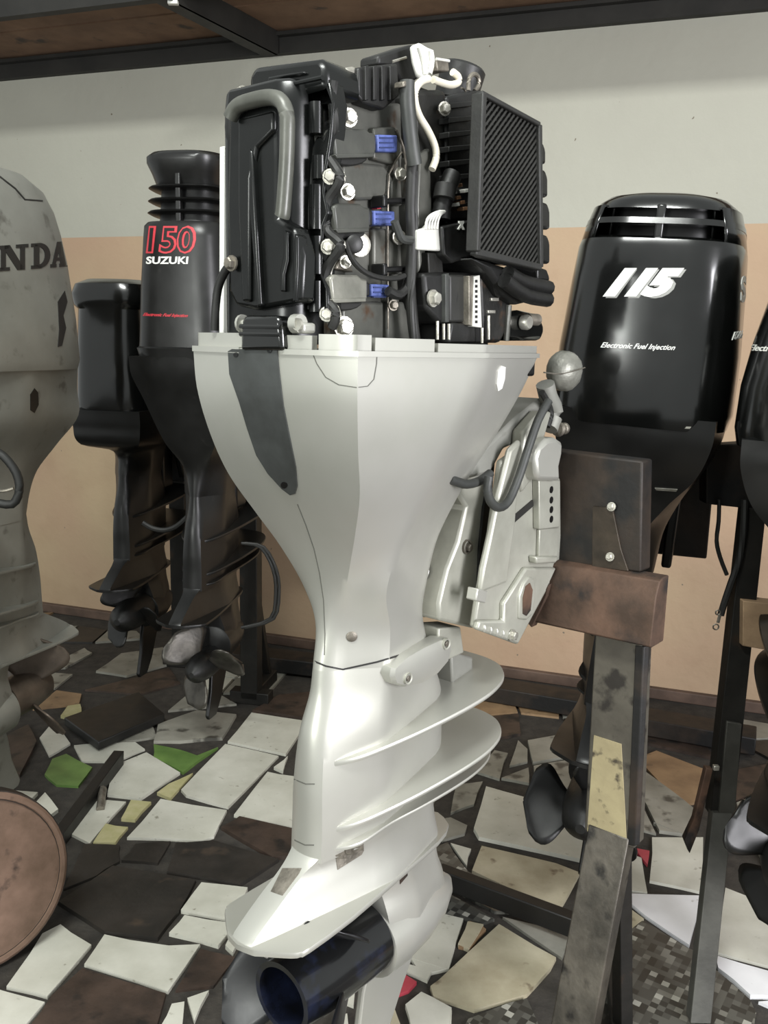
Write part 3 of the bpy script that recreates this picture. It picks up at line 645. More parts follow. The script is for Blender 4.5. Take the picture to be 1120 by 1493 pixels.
# port-side clamp bracket, hidden from here but part of the thing
prS([(732, 672), (757, 655), (790, 640), (818, 700), (819, 815), (812, 835), (792, 872), (758, 936), (692, 915), (700, 862), (712, 815), (722, 740)], .120, .090, 'clamp_bracket', silver_clean, .004)
pc = bpy.context.scene.objects[[o.name for o in bpy.data.objects if o.parent == mo and o.name.startswith('clamp_bracket')][-1]]; pc.location.y = .21
# hose, tilt nut, wrapped cover, neck
MB().tube([PS(x, y, .145) for x, y in ((800, 585), (785, 612), (770, 655), (757, 695), (742, 730), (727, 740), (715, 730), (711, 712), (713, 695))], .0075, 10).build('fuel_hose', grey_hose, mo)
MB().tube([PS(x, y, .125) for x, y in ((715, 690), (700, 701), (682, 706), (668, 703), (655, 698))], .0075, 10).build('fuel_hose', grey_hose, mo)
mb = MB().ell(PS(823, 541, .115), (.042, .03, .037), 12); 
for v in mb.v: v += V((random.uniform(-.0012, .0012), random.uniform(-.001, .001), random.uniform(-.0012, .0012)))
lump = mb.build('wrapped_end_cap', mt('grey_wrap', '#77776f', '#8b8b82', .4, .3, 30, .2), mo, 60)
MB().tube([PS(x, y, .147) for x, y in ((793, 543), (820, 545), (853, 536))], .0012, 6).build('wrap_fold', steel_d, lump)
MB().tube([PS(x, y, .11) for x, y in ((795, 560), (800, 580), (808, 600), (800, 625))], .017, 12).build('steering_neck', silver_dull, mo)
MB().lathe(PS(812, 626, .12), AX, [(0, .012), (.006, .014), (.008, .009), (.022, .009), (.024, .011), (.03, .011), (.031, .006)], 14).build('tilt_nut', steel_d, mo)
MB().tube([PS(x, y, .12) for x, y in ((790, 572), (800, 590), (803, 606), (798, 622))], .006, 8).build('wire_sleeve', black_rub, mo)
prS([(660, 690), (700, 660), (752, 610), (790, 580), (800, 590), (770, 640), (735, 655), (716, 690), (690, 697)], .10, -.05, 'bracket_yoke', silver_dull, .006)
# trim tab under the plate
MB().prism([(.015, .006, .516), (.085, .006, .516), (.06, .006, .478), (.05, .006, .47)], (0, -.012, 0)).build('trim_tab', silver, mo, bevel=.002)
# ================================================================ bare engine on the main motor
def bx(x0, x1, s0, s1, z0, z1, name, m, bevel=.004, parent=mo):
    return MB().box(((x0+x1)/2, -(s0+s1)/2, (z0+z1)/2), (x1-x0, abs(s1-s0), z1-z0)).build(name, m, parent, bevel=bevel)
# cylinder head and block
prS([(492, 112), (560, 150), (585, 150), (600, 200), (602, 500), (480, 500), (480, 300)], .055, -.12, 'cylinder_head', eng_grey, .004)
prS([(560, 150), (600, 120), (640, 135), (668, 160), (668, 505), (570, 505)], .046, -.13, 'cylinder_block', eng_dark, .005)
bx(.33, .52, -.14, .06, 1.36, 1.70, 'engine_block', eng_dark, .01)
# cam cover: stepped black casting
cv = MB(); plan = [(.062, -.088), (.062, .012), (.070, .030), (.085, .040), (.125, .046), (.14, .046), (.14, -.12), (.10, -.12), (.08, -.105)]
def planring(z, k=1., dx=0., ds=0.):
    c = (.10, -.035); return [V((c[0]+(x-c[0])*k+dx, -(c[1]+(s-c[1])*k+ds), z)) for x, s in plan]
cv.rings([planring(1.40), planring(1.43), planring(1.50), planring(1.66), planring(1.705), planring(1.728, .96), planring(1.735, .9)])
cover = cv.build('cam_cover', black_valve, mo, 40, bevel=.006)
# raised front plate
prX([(333, 160), (345, 152), (392, 143), (404, 156), (404, 318), (430, 332), (441, 372), (438, 440), (372, 452), (344, 446), (333, 425), (330, 300)], .046, .075, 'front_plate', black_valve, .006, cover)
prX([(346, 172), (398, 160), (399, 190), (374, 215), (365, 260), (364, 440), (352, 440), (346, 300)], .040, .05, 'raised_panel', black_valve, .004, cover)
prX([(363, 215), (367, 222), (380, 445), (374, 449), (363, 300)], .037, .05, 'centre_rib', black_valve, .003, cover)
prX([(413, 335), (419, 338), (419, 380), (414, 400), (414, 425), (408, 425), (408, 395), (413, 370)], .040, .05, 'short_rib', black_valve, .002, cover)
prX([(429, 340), (434, 344), (434, 385), (431, 440), (426, 440), (427, 380)], .042, .06, 'short_rib', black_valve, .002, cover)
# top block of the cover
prX([(363, 150), (362, 110), (372, 96), (465, 84), (474, 92), (476, 130), (440, 140), (400, 146)], .088, .16, 'top_housing', black_valve, .008, cover)
prX([(390, 128), (390, 112), (412, 108), (444, 103), (444, 108), (414, 113), (395, 118), (395, 128)], .083, .09, 'top_rib', black_valve, .002, cover)
MB().tube([PX(x, y, .078) for x, y in ((345, 148), (352, 134), (376, 128), (400, 128), (438, 120), (470, 113))], .003, 8).build('cover_edge_bead', black_valve, cover)
# breather pipe
MB().tube([PX(x, y, .034) for x, y in ((336, 172), (346, 155), (370, 146), (395, 142), (410, 148), (418, 166), (419, 200), (417, 250), (413, 305), (411, 316))], .0098, 12, 4).build('breather_pipe', mt('grey_pipe', '#55564f', '#64655e', .38, .1, 15, .05), cover)
for x, y, r_ in ((354, 134, .006), (474, 113, .0085), (476, 360, .007)):
    MB().bolt(PX(x, y, .085 if x < 460 else .11), -AX, r_).build('bolt', steel, cover)
prX([(442, 140), (470, 118), (478, 140), (480, 180), (472, 205), (462, 198), (455, 215), (452, 240), (446, 330), (440, 450), (478, 462), (477, 420), (468, 400), (470, 330), (478, 310), (472, 280), (474, 250), (482, 200), (486, 150), (480, 118)], .092, .12, 'cover_flange_rib', black_valve, .004, cover)
for y0, y1 in ((150, 196), (228, 262), (270, 335), (345, 400), (410, 455)):
    MB().tube([PX(466-(4 if y0 % 4 else 0), y, .095) for y in (y0, (y0+y1)/2, y1)], .0105, 12).build('cover_boss', black_valve, cover)
# wavy gasket flange and beaded edge, with a thin bright lip
wav = [(486, 118), (484, 140), (487, 165), (486, 190), (478, 205), (477, 225), (488, 243), (496, 258), (492, 270), (482, 285), (477, 300), (475, 325), (480, 340), (494, 352), (496, 362), (484, 378), (476, 395), (474, 420), (477, 438), (486, 448), (490, 462), (484, 478)]
MB().tube([PX(x, y, .100) for x, y in wav], .0066, 8, 3).build('cover_gasket', black_rub, mo)
MB().tube([PX(x+7, y, .106) for x, y in wav[3:9]], .0016, 6).build('gasket_lip', steel, mo)
MB().tube([PX(x+7, y, .106) for x, y in wav[11:15]], .0016, 6).build('gasket_lip', steel, mo)
MB().tube([PX(x+7, y, .106) for x, y in wav[15:21]], .0016, 6).build('gasket_lip', steel, mo)
for x, y in ((482, 258), (479, 360), (477, 458)):
    MB().bolt(PX(x, y, .096), (-.8, -.5, 0), .0075).build('bolt', steel, mo)
for x, y, r_ in ((508, 172, .009), (506, 280, .008), (503, 382, .0065), (500, 477, .011), (583, 254, .007), (581, 346, .008), (647, 159, .0075), (573, 445, .006)):
    s_ = .072 if x < 600 else .092
    MB().bolt(PS(x, y, s_), (-.35, -.9, 0), r_).build('bolt', steel if r_ > .0062 else steel_d, mo)
MB().bolt(PX(339, 384, .04), -AX, .008).build('hose_end_bolt', steel_d, mo)
MB().tube([PX(x, y, .05) for x, y in ((338, 384), (328, 396), (318, 420), (314, 455), (313, 482))], .006, 10).build('side_hose', black_rub, mo)
# ignition coils, each a body, cap, round boot, blue plug
def coil(y0, y1, x0, x1, m, plug, mbolt=True):
    s_ = .064
    P = [(x0, y0+6), (x0+5, y0), (x1-14, y0+1), (x1-8, y0+6), (x1, y0+7), (x1, y1-3), (x0+4, y1)]
    c = prS(P, s_+.016, s_-.02, 'ignition_coil', m, .003)
    prS([(x0+3, y1-4), (x1-2, y1-6), (x1-2, y1), (x0+6, y1+2)], s_+.019, s_, 'coil_ridge', m, .001, c)
    cx, cy = (x0+x1)/2-6, y1
    a = [(cx+math.cos(t*math.pi/8)*26, cy+math.sin(t*math.pi/8)*13) for t in range(9)]
    prS(a, s_+.008, s_-.01, 'coil_boot', black_rub, .002, c)
    (a0, b0, a1, b1) = plug
    q = prS([(a0, b0), (a1, b0+1), (a1, b1), (a0, b1-1)], s_+.014, s_-.01, 'blue_plug', blue_m, .002, c)
    for k in range(3): prS([(a0+3, b0+4+k*7), (a1-5, b0+4+k*7), (a1-5, b0+6+k*7), (a0+3, b0+6+k*7)], s_+.0155, s_+.01, 'plug_rib', mt('dark_blue_plug', '#2c3760', '#39477a', .5), 0, q)
    prS([(x1-2, y0+10), (a0+2, b0+2), (a0+2, b1-2), (x1-2, y1-8)], s_+.010, s_-.01, 'coil_neck', black_plas, .002, c)
coil(187, 229, 486, 548, coil_m, (551, 196, 580, 222)); coil(296, 338, 487, 540, coil_m, (546, 307, 576, 329)); coil(400, 440, 482, 536, coil_l, (542, 414, 568, 433))
prS([(545, 186), (575, 184), (584, 195), (586, 225), (576, 240), (560, 236), (545, 232)], .066, .05, 'coil_bracket', eng_grey, .003)
prS([(490, 392), (496, 378), (508, 378), (516, 397)], .07, .05, 'coil_tab', steel_d, .002)
# small round sensor and its lead
MB().lathe(PS(520, 358, .058), (-.35, -.9, 0), [(0, .016), (.012, .016), (.013, .012)], 18).build('sensor_collar', steel, mo)
MB().lathe(PS(512, 358, .070), (-.55, -.8, 0), [(0, .012), (.02, .012), (.022, .009)], 18).build('sensor', black_plas, mo)
MB().tube([PS(x, y, .092) for x, y in ((503, 352), (512, 376), (528, 394), (550, 404), (575, 406), (590, 402))], .0038, 8).build('sensor_lead', black_rub, mo)
prS([(549, 299), (555, 298), (556, 304), (550, 305)], .069, .06, 'red_mark', red_t, 0)
# castings under the coils
for P in ([(500, 235), (560, 240), (575, 262), (560, 290), (520, 292), (500, 270)], [(545, 332), (580, 335), (585, 400), (545, 400)], [(500, 440), (560, 440), (560, 500), (500, 500)], [(570, 262), (585, 250), (588, 300), (572, 300)], [(565, 440), (600, 440), (600, 500), (565, 500)]):
    prS(P, .064, .04, 'head_casting', eng_grey, .004)
MB().tube([PS(x, y, .068) for x, y in ((578, 190), (588, 215), (592, 240), (588, 262))], .002, 6).build('casting_edge', steel_d, mo)
MB().tube([PS(x, y, .068) for x, y in ((586, 222), (572, 245), (566, 280), (566, 480))], .0015, 6).build('casting_edge', steel_d, mo)
# top black boxes
b1 = prS([(523, 98), (580, 92), (583, 140), (560, 160), (530, 150), (522, 140)], .075, .055, 'relay_box', black_plas, .003)
for x in (533, 545, 557, 569): prS([(x, 96), (x+5, 95), (x+5, 146), (x, 146)], .080, .07, 'box_rib', black_plas, .001, b1)
prS([(505, 98), (519, 96), (524, 118), (516, 138), (505, 128)], .068, .04, 'silver_elbow', steel, .004)
prS([(488, 112), (505, 104), (506, 150), (520, 160), (512, 175), (488, 178)], .06, .02, 'head_corner_casting', eng_grey, .004)
b2_ = prS([(552, 80), (602, 64), (608, 70), (614, 112), (600, 122), (585, 118), (572, 96), (552, 95)], .055, .02, 'top_cover', black_plas, .004)
MB().tube([PS(x, y, .055) for x, y in ((572, 90), (582, 87), (592, 84))], .002, 6).build('cover_clip', steel, b2_)
prS([(596, 92), (612, 88), (614, 112), (600, 116)], .054, .04, 'copper_strap', amber, .002, b2_)
# white tape wrap and cream hose
P = [(603, 66), (614, 62), (624, 68), (634, 72), (634, 84), (630, 112), (620, 118), (612, 112), (606, 90)]
tp = prS(P, .085, .076, 'white_tape', white_m, .004)
MB().tube([PS(x, y, .088) for x, y in ((612, 68), (618, 88), (621, 108))], .004, 8).build('tape_fold', white_m, tp)
MB().tube([PS(x, y, .087) for x, y in ((628, 74), (630, 90), (626, 108))], .004, 8).build('tape_fold', white_m, tp)
prS([(636, 86), (654, 88), (656, 104), (638, 104)], .07, .04, 'small_box', steel_d, .002)
MB().tube([PS(x, y, .07) for x, y in ((636, 86), (655, 89))], .002, 6).build('box_edge', white_m, mo)
MB().tube([PS(x, y, .10) for x, y in ((625, 115), (614, 119), (606, 130), (605, 148), (612, 170), (624, 190), (634, 212), (636, 230), (630, 247))], .0052, 10, 4).build('cream_tube', cream_m, mo)
MB().tube([PS(x, y, .10) for x, y in ((632, 116), (645, 121), (658, 124), (668, 120), (668, 112), (660, 105))], .0052, 10, 4).build('cream_tube', cream_m, mo)
# wiring harness with clips
MB().tube([PS(x, y, .095) for x, y in ((594, 122), (595, 150), (599, 190), (603, 220), (601, 250), (599, 300), (601, 345), (600, 380), (598, 420), (602, 470), (606, 500))], .0082, 10, 3).build('wire_harness', black_rub, mo)
MB().tube([PS(x, y, .102) for x, y in ((594, 118), (594, 145), (597, 180), (601, 215), (605, 240))], .0105, 10, 3).build('harness_sleeve', grey_hose, mo)
MB().tube([PS(x, y, .10) for x, y in ((606, 250), (605, 300), (606, 350), (603, 400), (600, 440), (604, 500))], .004, 8, 3).build('harness_branch', black_rub, mo)
MB().tube([PS(x, y, .10) for x, y in ((575, 322), (580, 336), (586, 348), (600, 350))], .006, 8, 3).build('harness_branch', grey_hose, mo)
MB().tube([PS(x, y, .09) for x, y in ((566, 424), (580, 430), (592, 420), (596, 405))], .007, 8, 3).build('harness_branch', black_rub, mo)
for y in (292, 392): 
    prS([(560, y-8), (566, y-8), (566, y-3), (600, y-5), (600, y+4), (566, y+5), (566, y+10), (560, y+10)], .085, .06, 'harness_clip', blk_t, .002)
prS([(589, 118), (598, 116), (600, 125), (588, 127)], .107, .09, 'sleeve_cap', steel_d, .002)
# right-hand side of the engine
prS([(604, 130), (650, 130), (664, 180), (660, 300), (640, 330), (612, 330), (606, 240)], .08, -.10, 'intake_casting', eng_dark, .008)
prS([(612, 225), (628, 215), (632, 330), (612, 400), (608, 300)], .088, .05, 'cast_web', eng_grey, .004)
for k in range(8):
    y = 150+k*21
    prS([(655, y), (694, y-3), (694, y+4), (655, y+9)], .098, .05, 'cooling_fin', black_plas, .001)
prS([(652, 140), (700, 130), (694, 345), (652, 345)], .085, -.02, 'intake_side', black_plas, .004)
MB().lathe(PS(668, 130, .03), (.15, -.2, 1), [(-.02, .034), (.03, .036), (.034, .032), (.03, .026), (.0, .024)], 28).build('flywheel_cup', black_plas, mo)
MB().tube([PS(672+9*math.cos(a), 142+14*math.sin(a)-0, .07) for a in [x*.5 for x in range(-3, 4)]], .0015, 6).build('cup_rim_arc', steel_d, mo)  # thin steel-coloured arc along the cup rim
MB().tube([PS(x, y, .08) for x, y in ((683, 132), (684, 116), (690, 108), (697, 112), (698, 124), (692, 133))], .0035, 8).build('lifting_eye', steel_d, mo)
# oil-filter-like grey cylinder and pipes
MB().tube([PS(x, y, .10) for x, y in ((660, 255), (652, 275), (645, 300), (643, 320))], .014, 14).build('curved_pipe', black_plas, mo)
MB().tube([PS(x, y, .105) for x, y in ((650, 270), (647, 290))], .016, 14, 0).build('pipe_band', black_rub, mo)
# white connector block with leads
wc = prS([(622, 332), (628, 325), (640, 322), (643, 366), (610, 364), (610, 335)], .108, .098, 'white_connector', white_m, .002)
for k in range(5): MB().tube([PS(x, y, .11) for x, y in ((621+k*4, 334), (623+k*4, 320), (631+k*3, 312), (642+k*2, 308))], .0022, 6).build('white_lead', white_m, wc)
prS([(624, 368), (645, 368), (647, 400), (626, 402)], .10, .06, 'connector_base', eng_dark, .002)
# electrics under the air box
fb = prS([(645, 330), (692, 320), (693, 372), (660, 384), (648, 372)], .115, .05, 'fuse_box', black_plas, .003)
for k, (x, y) in enumerate(((668, 278), (674, 286), (680, 293), (672, 296), (684, 302), (676, 268), (686, 276))):
    prS([(x-8, y), (x-2, y-1), (x-1, y+4), (x-7, y+5)], .108, .095, 'copper_terminal', amber if k % 3 else white_m, .0005)
prS([(655, 262), (693, 255), (693, 318), (655, 322)], .095, .04, 'terminal_housing', black_plas, .003)
prS([(x-7, y) for x, y in [(677, 322), (684, 322), (684, 325), (682, 328), (685, 335), (682, 335), (680, 330), (677, 335), (675, 334), (679, 327), (677, 325)]], .1165, .114, 'embossed_mark', white_t, 0)
st = prS([(618, 398), (640, 396), (700, 398), (702, 470), (640, 472), (622, 450)], .105, .03, 'starter_motor', black_plas, .006)
MB().lathe(PS(640, 434, .075), (-1, -.1, 0), [(0, .034), (.006, .036), (.010, .030)], 26).build('starter_end', black_plas, st)
prS([(650, 400), (655, 398), (655, 470), (650, 470)], .112, .1, 'starter_band', grey_hose, .001, st)
prS([(656, 400), (682, 400), (682, 470), (656, 470)], .110, .1, 'starter_case', mt('charcoal_case', '#30302d', '#3a3a37', .5), .004, st)
MB().bolt(PS(630, 435, .108), AS, .0095).build('starter_bolt', steel, st)
prS([(692, 403), (700, 401), (703, 478), (690, 476)], .122, .10, 'label_strip', white_m, .001)
for k in range(9): prS([(693, 408+k*7.4), (696.5, 408+k*7.4), (696.5, 412+k*7.4), (693, 412+k*7.4)], .1225, .121, 'printed_mark', dark_t, 0)
prS([(684, 402), (690, 402), (690, 476), (684, 474)], .12, .09, 'metal_strip', steel_d, .001)
for x0, x1, y0, y1 in ((636, 640, 468, 495), (645, 649, 472, 495), (653, 656, 472, 495), (711, 714, 460, 495), (700, 706, 478, 500)):
    MB().tube([PS((x0+x1)/2, y0, .125), PS((x0+x1)/2, y1, .125)], .0022, 8, 0).build('chrome_pin', steel, mo)
prS([(660, 470), (700, 474), (706, 500), (655, 500)], .112, .05, 'lower_connector', black_plas, .003)
lob = [(700, 400), (722, 395), (740, 415), (746, 440), (742, 480), (730, 500), (706, 500), (702, 450)]
prS(lob, .118, .03, 'pump_body', eng_dark, .006)
for x, y in ((717, 434), (712, 452)): prS([(x, y), (x+11, y), (x+11, y+5), (x, y+5)], .122, .11, 'pump_tab', steel, .001)
prS([(741, 455), (760, 452), (788, 458), (796, 480), (790, 497), (740, 497)], .12, .05, 'solenoid', black_gloss, .008)
MB().lathe(PS(762, 470, .122), AS, [(0, .012), (.01, .0125), (.014, .010)], 16).build('solenoid_cap', steel, mo)
MB().lathe(PS(776, 466, .118), (1, -.2, 0), [(-.012, .010), (.014, .010), (.016, .006)], 14).build('solenoid_barrel', steel_d, mo)
MB().tube([PS(x, y, .12) for x, y in ((742, 445), (740, 470), (738, 497))], .005, 8).build('pump_pipe', eng_grey, mo)
bx(.30, .52, .05, .15, 1.355, 1.395, 'cowl_floor', black_soft, .004)
bx(.12, .30, -.1, .13, 1.34, 1.392, 'cowl_floor', black_soft, .004)
# air box with perforated cover
ab = prS([(697, 142), (702, 132), (712, 134), (782, 176), (790, 190), (792, 392), (780, 398), (694, 374), (690, 362), (692, 250)], .158, .147, 'air_box', black_soft, .008)
G = [(699, 136), (784, 182), (786, 390), (690, 367)]
fr = MB(); gp = [PS(x, y, .168) for x, y in G]
for i in range(4): fr.beam(gp[i], gp[(i+1) % 4], .010 if i else .007, .012 if i != 3 else .02, up=(0, 1, 0))
fr.build('grille_frame', mt('grille_plastic', '#272725', '#32322f', .55, 0, 30, .1), ab, bevel=.002)
# diagonal lattice ribs clipped to the frame
def clip_line(p, d, poly):
    t0, t1 = -1e9, 1e9; n = len(poly)
    for i in range(n):
        a = poly[i]; b = poly[(i+1) % n]; e = (b[0]-a[0], b[1]-a[1]); nx, ny = -e[1], e[0]
        num = (a[0]-p[0])*nx+(a[1]-p[1])*ny; den = d[0]*nx+d[1]*ny
        if abs(den) < 1e-9: continue
        t = num/den
        if den > 0: t0 = max(t0, t)
        else: t1 = min(t1, t)
    return (t0, t1) if t1 > t0 else None
gl = [(-(0)+PS(x, y, .166).x, PS(x, y, .166).z) for x, y in G]
cx_ = sum(q[0] for q in gl)/4; cz_ = sum(q[1] for q in gl)/4
area_ = sum(gl[i][0]*gl[(i+1) % 4][1]-gl[(i+1) % 4][0]*gl[i][1] for i in range(4))
if area_ < 0: gl = gl[::-1]
rb = MB()
for (dx, dz, sp, wd, yy) in ((.72, .69, .0078, .0036, .1665),):
    nx, nz = -dz, dx
    for k in range(-34, 35):
        p = (cx_+nx*sp*k, cz_+nz*sp*k); t = clip_line(p, (dx, dz), gl)
        if t: rb.beam((p[0]+dx*t[0], -yy, p[1]+dz*t[0]), (p[0]+dx*t[1], -yy, p[1]+dz*t[1]), wd, .004, up=(0, 1, 0))
for k in range(-30, 31):
    p = (cx_+.016*k*.7, cz_-.016*k*.7); t = clip_line(p, (.69*.7, .72*.7+.2), gl)
o = rb.build('grille_ribs', mt('grille_rib_plastic', '#2e2e2b', '#3a3a36', .5, 0, 30, .1), ab); tag(o, kind='stuff')
r2 = MB()
for k in range(-34, 35):
    dx, dz = .72, -.69; p = (cx_+.69*.011*k, cz_+.72*.011*k); t = clip_line(p, (dx, dz), gl)
    if t: r2.beam((p[0]+dx*t[0], -.1635, p[1]+dz*t[0]), (p[0]+dx*t[1], -.1635, p[1]+dz*t[1]), .003, .003, up=(0, 1, 0))
o = r2.build('grille_cross_ribs', black_plas, ab); tag(o, kind='stuff')
# ribbed shell at the front of the engine
shell = [(.50, 1.73), (.50, 1.50)]
for k, (y0, y1, xr) in enumerate(((203, 240, 797), (243, 288, 800), (291, 335, 803), (338, 385, 803), (388, 410, 802))):
    prS([(784, y0), (xr-4, y0+5), (xr, y0+16), (xr, y1), (784, y1-2)], .150, -.10, 'shell_rib', black_soft, .005)
prS([(690, 375), (760, 395), (803, 420), (800, 436), (775, 440), (758, 444), (735, 430), (715, 398)], .14, .02, 'intake_duct', black_plas, .012)
MB().tube([PS(x, y, .15) for x, y in ((740, 398), (765, 412), (800, 420))], .012, 10).build('duct_lip', black_plas, mo)
MB().tube([PS(x, y, .15) for x, y in ((735, 408), (765, 430), (799, 437))], .012, 10).build('duct_lip', black_plas, mo)
# hinge between the pads at the back of the rim
prX([(352, 468), (356, 460), (404, 460), (408, 470), (411, 511), (350, 511)], .034, .06, 'rear_hinge', black_gloss, .005)
for k in range(2): MB().tube([PX(351, 476+k*11, .036), PX(410, 477+k*11, .036)], .0035, 8, 0).build('hinge_ridge', black_gloss, mo)
for x in (353, 430):
    MB().tube([PX(x-1, 472, .05), PX(x+9 if x > 400 else x+2, 472, .05)], .0125, 14, 0).build('rim_lug', silver, mo)
    prX([(x-9, 470), (x+12, 470), (x+12, 486), (x-9, 486)] if x > 400 else [(x-6, 466), (x+3, 466), (x+3, 484), (x-6, 484)], .045, .07, 'lug_base', silver, .004)
MB().lathe(PX(436, 473, .043), -AX, [(0, .008), (.004, .008), (.003, .005)], 16).build('lug_ring', steel, mo)

prS([(327, 213), (343, 213), (343, 490), (326, 490)], -.125, -.135, 'white_side_panel', tin, .001)

MB().ell(PX(345, 187, .075), (.016, .016, .034), 10).build('cover_end_plug', black_plas, mo)
bx(.42, .50, .04, .148, 1.54, 1.69, 'air_box_duct', black_plas, .01)
# ================================================================ stand that carries the main motor
st0 = empty('engine_stand', (.46, 1.60, 0), 0, 'rusty steel stand under the large silver motor, with bolted dark plate and splayed leg', 'engine stand', 'engine stands')
Si = mat4(st0).inverted()
def X1(px, py, x, dx=0): return Si @ (hit(px, py, ORG+FWD*x, FWD) + FWD*dx)
def q(px, py, x): return Si @ hit(px, py, ORG+FWD*x, FWD)
def prQ(pts, x, th, name, m, bevel=.003, par=st0): return MB().prism([q(a, b, x) for a, b in pts], FWD*th).build(name, m, par, bevel=bevel)
bd = prQ([(800, 656), (937, 672), (934, 835), (800, 818)], .70, .045, 'transom_board', rust_board, .004)
pl_ = prQ([(864, 738), (893, 741), (905, 800), (916, 833), (863, 826)], .694, .006, 'backing_strip', mt('greasy_steel_strip', '#3b332a', '#54493c', .45, .4, 12, .1), .001)
for x, y in ((892, 739), (890, 812)): MB().bolt(q(x, y, .693), V((-FWD.x, -FWD.y, .3)), .0062).build('bolt', steel, pl_)
# heavy rolled channel under the board
ch = MB(); A = [(790, 812), (965, 846)]; prof = [(.695, 0), (.680, -.004), (.668, -.03), (.664, -.07), (.660, -.118), (.668, -.122), (.72, -.122), (.72, 0)]
ra = []; 
for (px, py) in ((788, 813), (966, 843)):
    o = hit(px, py, ORG+FWD*.69, FWD); ra.append([Si @ (o+FWD*(x-.69)+AZ*z) for x, z in prof])
ch.rings(ra); ch.build('rolled_channel', rust, st0, 30, bevel=.002)
prQ([(766, 905), (776, 880), (800, 852), (796, 870), (775, 915)], .655, .02, 'torn_flange', rust, .001)
# post
top = q(906, 900, .705); bot = q(890, 1222, .705); bot.x = top.x+(bot.x-top.x); 
prQ([(866, 1072), (906, 1085), (914, 1232), (856, 1212)], .6985, .002, 'bare_primer_patch', mt('yellowed_primer', '#857a5e', '#9b906f', .6, 0, 10, .15, c3='#4d4437', s3=30, p3=.6), .0003)
P = [(869, 905), (938, 905), (925, 1238), (852, 1210)]
po = MB().prism([q(a, b, .700) for a, b in P], FWD*.045+STB*.0); po.build('post', post_m, st0, bevel=.003)
MB().prism([q(a, b, .699) for a, b in ((926, 940), (939, 943), (925, 1234), (914, 1232))], FWD*.012+STB*.006).build('post_flange', rust_board, st0, bevel=.002)
lt = (q(857, 1206, .698)+q(917, 1232, .698))/2; lb = Si @ V((.345, 1.43, .0))
d_ = (lb-lt).normalized(); side = V((STB.x, STB.y, 0)); nrm = d_.cross(side).normalized()
w_ = .041
mb = MB(); rs = []
for p in (lt+AZ*.01, lb):
    p = V(p); 
    if p.z < 0.001: p.z = .001
    rs.append([p-side*w_, p+side*w_, p+side*w_+FWD*.04, p-side*w_+FWD*.04])
mb.rings(rs).build('splayed_leg', mt('greasy_steel', '#3e3a33', '#6a645a', .4, .4, 8, .25, c3='#2a2723', s3=16, p3=.56), st0, bevel=.003)
MB().beam(lt+V((.035, .04, 0)), Si @ V((.52, 1.62, .0)), .03, .03).build('rear_leg', dark_iron, st0, bevel=.002)
MB().beam(Si @ atz(640, 1275, .05), Si @ atz(845, 1352, .05), .035, .05).build('foot_beam', mt('black_bar', '#171614', '#24221f', .5, .2), st0, bevel=.003)
MB().beam(Si @ V((.56, 1.9, .02)), Si @ V((.50, 1.55, .02)), .035, .035).build('foot_beam', dark_iron, st0, bevel=.003)

# ================================================================ motors standing behind
def drill(cowl, root): return bvh_of([(cowl, mat4(root))]), mat4(root)
def shift(rows, dz=0, k=1.): return [(z+dz,)+tuple(v*k for v in r) for z, *r in rows]
PAN = [(1.275, .048, .062, .160, .30, .180, .46, .14, .51), (1.22, .058, .070, .158, .30, .176, .45, .14, .51), (1.15, .085, .095, .135, .30, .15, .45, .12, .50), (1.08, .13, .14, .085, .28, .11, .42, .09, .47), (1.00, .16, .175, .04, .26, .08, .38, .075, .42), (.905, .160, .187, .0275, .25, .071, .34, .067, .405)]
def vent_top(r, z, hw, hl, cx, m, up=.085):
    core = seloft([(z-.01, cx, hl-.045, hw-.04, 3.4), (z+up-.01, cx, hl-.055, hw-.05, 3.4)]).build('vent_core', blk_t, r, 40)
    seloft([(z+up*.36, cx, hl-.012, hw-.008, 3.6), (z+up*.52, cx, hl-.015, hw-.011, 3.6), (z+up*.53, cx, hl-.03, hw-.026, 3.6), (z+up*.36, cx, hl-.03, hw-.024, 3.6)]).build('vent_slat', m, r, 40)
    seloft([(z+up*.80, cx, hl-.03, hw-.022, 3.6), (z+up*1.0, cx, hl-.034, hw-.030, 3.4), (z+up*1.18, cx, hl-.048, hw-.046, 3.2), (z+up*1.3, cx, hl-.08, hw-.08, 3.0), (z+up*1.36, cx, hl-.13, hw-.12, 3.0), (z+up*1.38, cx, hl-.2, hw-.155, 3.0)]).build('cowl_cap', m, r, 40)
    MB().box((cx-hl+.036, 0, z+up*.42), (.03, .018, up*.95)).build('vent_pillar', m, r, bevel=.004)
    # solid shoulders: the band closed everywhere except across the back
    N = 44
    for sg in (1, -1):
        rs = []
        for dz, di in ((-.01, .004), (up*.4, .012), (up*.86, .022), (up*.86, .045), (-.01, .04)):
            full = se(z+dz, cx, hl-di, hw-di, 3.6, 88)
            rs.append([p for p in (full[:36] if sg > 0 else [full[0]]+full[:-36:-1])])
        MB().rings(rs, False, False).build('vent_shoulder', m, r, 40, solid=.004)
def cowl115(z0=1.27, k=1.):
    return [(z0-.012, .295, .245*k, .182*k, 4.2), (z0+.02, .295, .252*k, .190*k, 4.2), (z0+.14, .292, .252*k, .188*k, 4), (z0+.28, .290, .244*k, .178*k, 3.8), (z0+.345, .288, .238*k, .172*k, 3.7), (z0+.358, .288, .234*k, .168*k, 3.7), (z0+.364, .288, .222*k, .156*k, 3.7)]
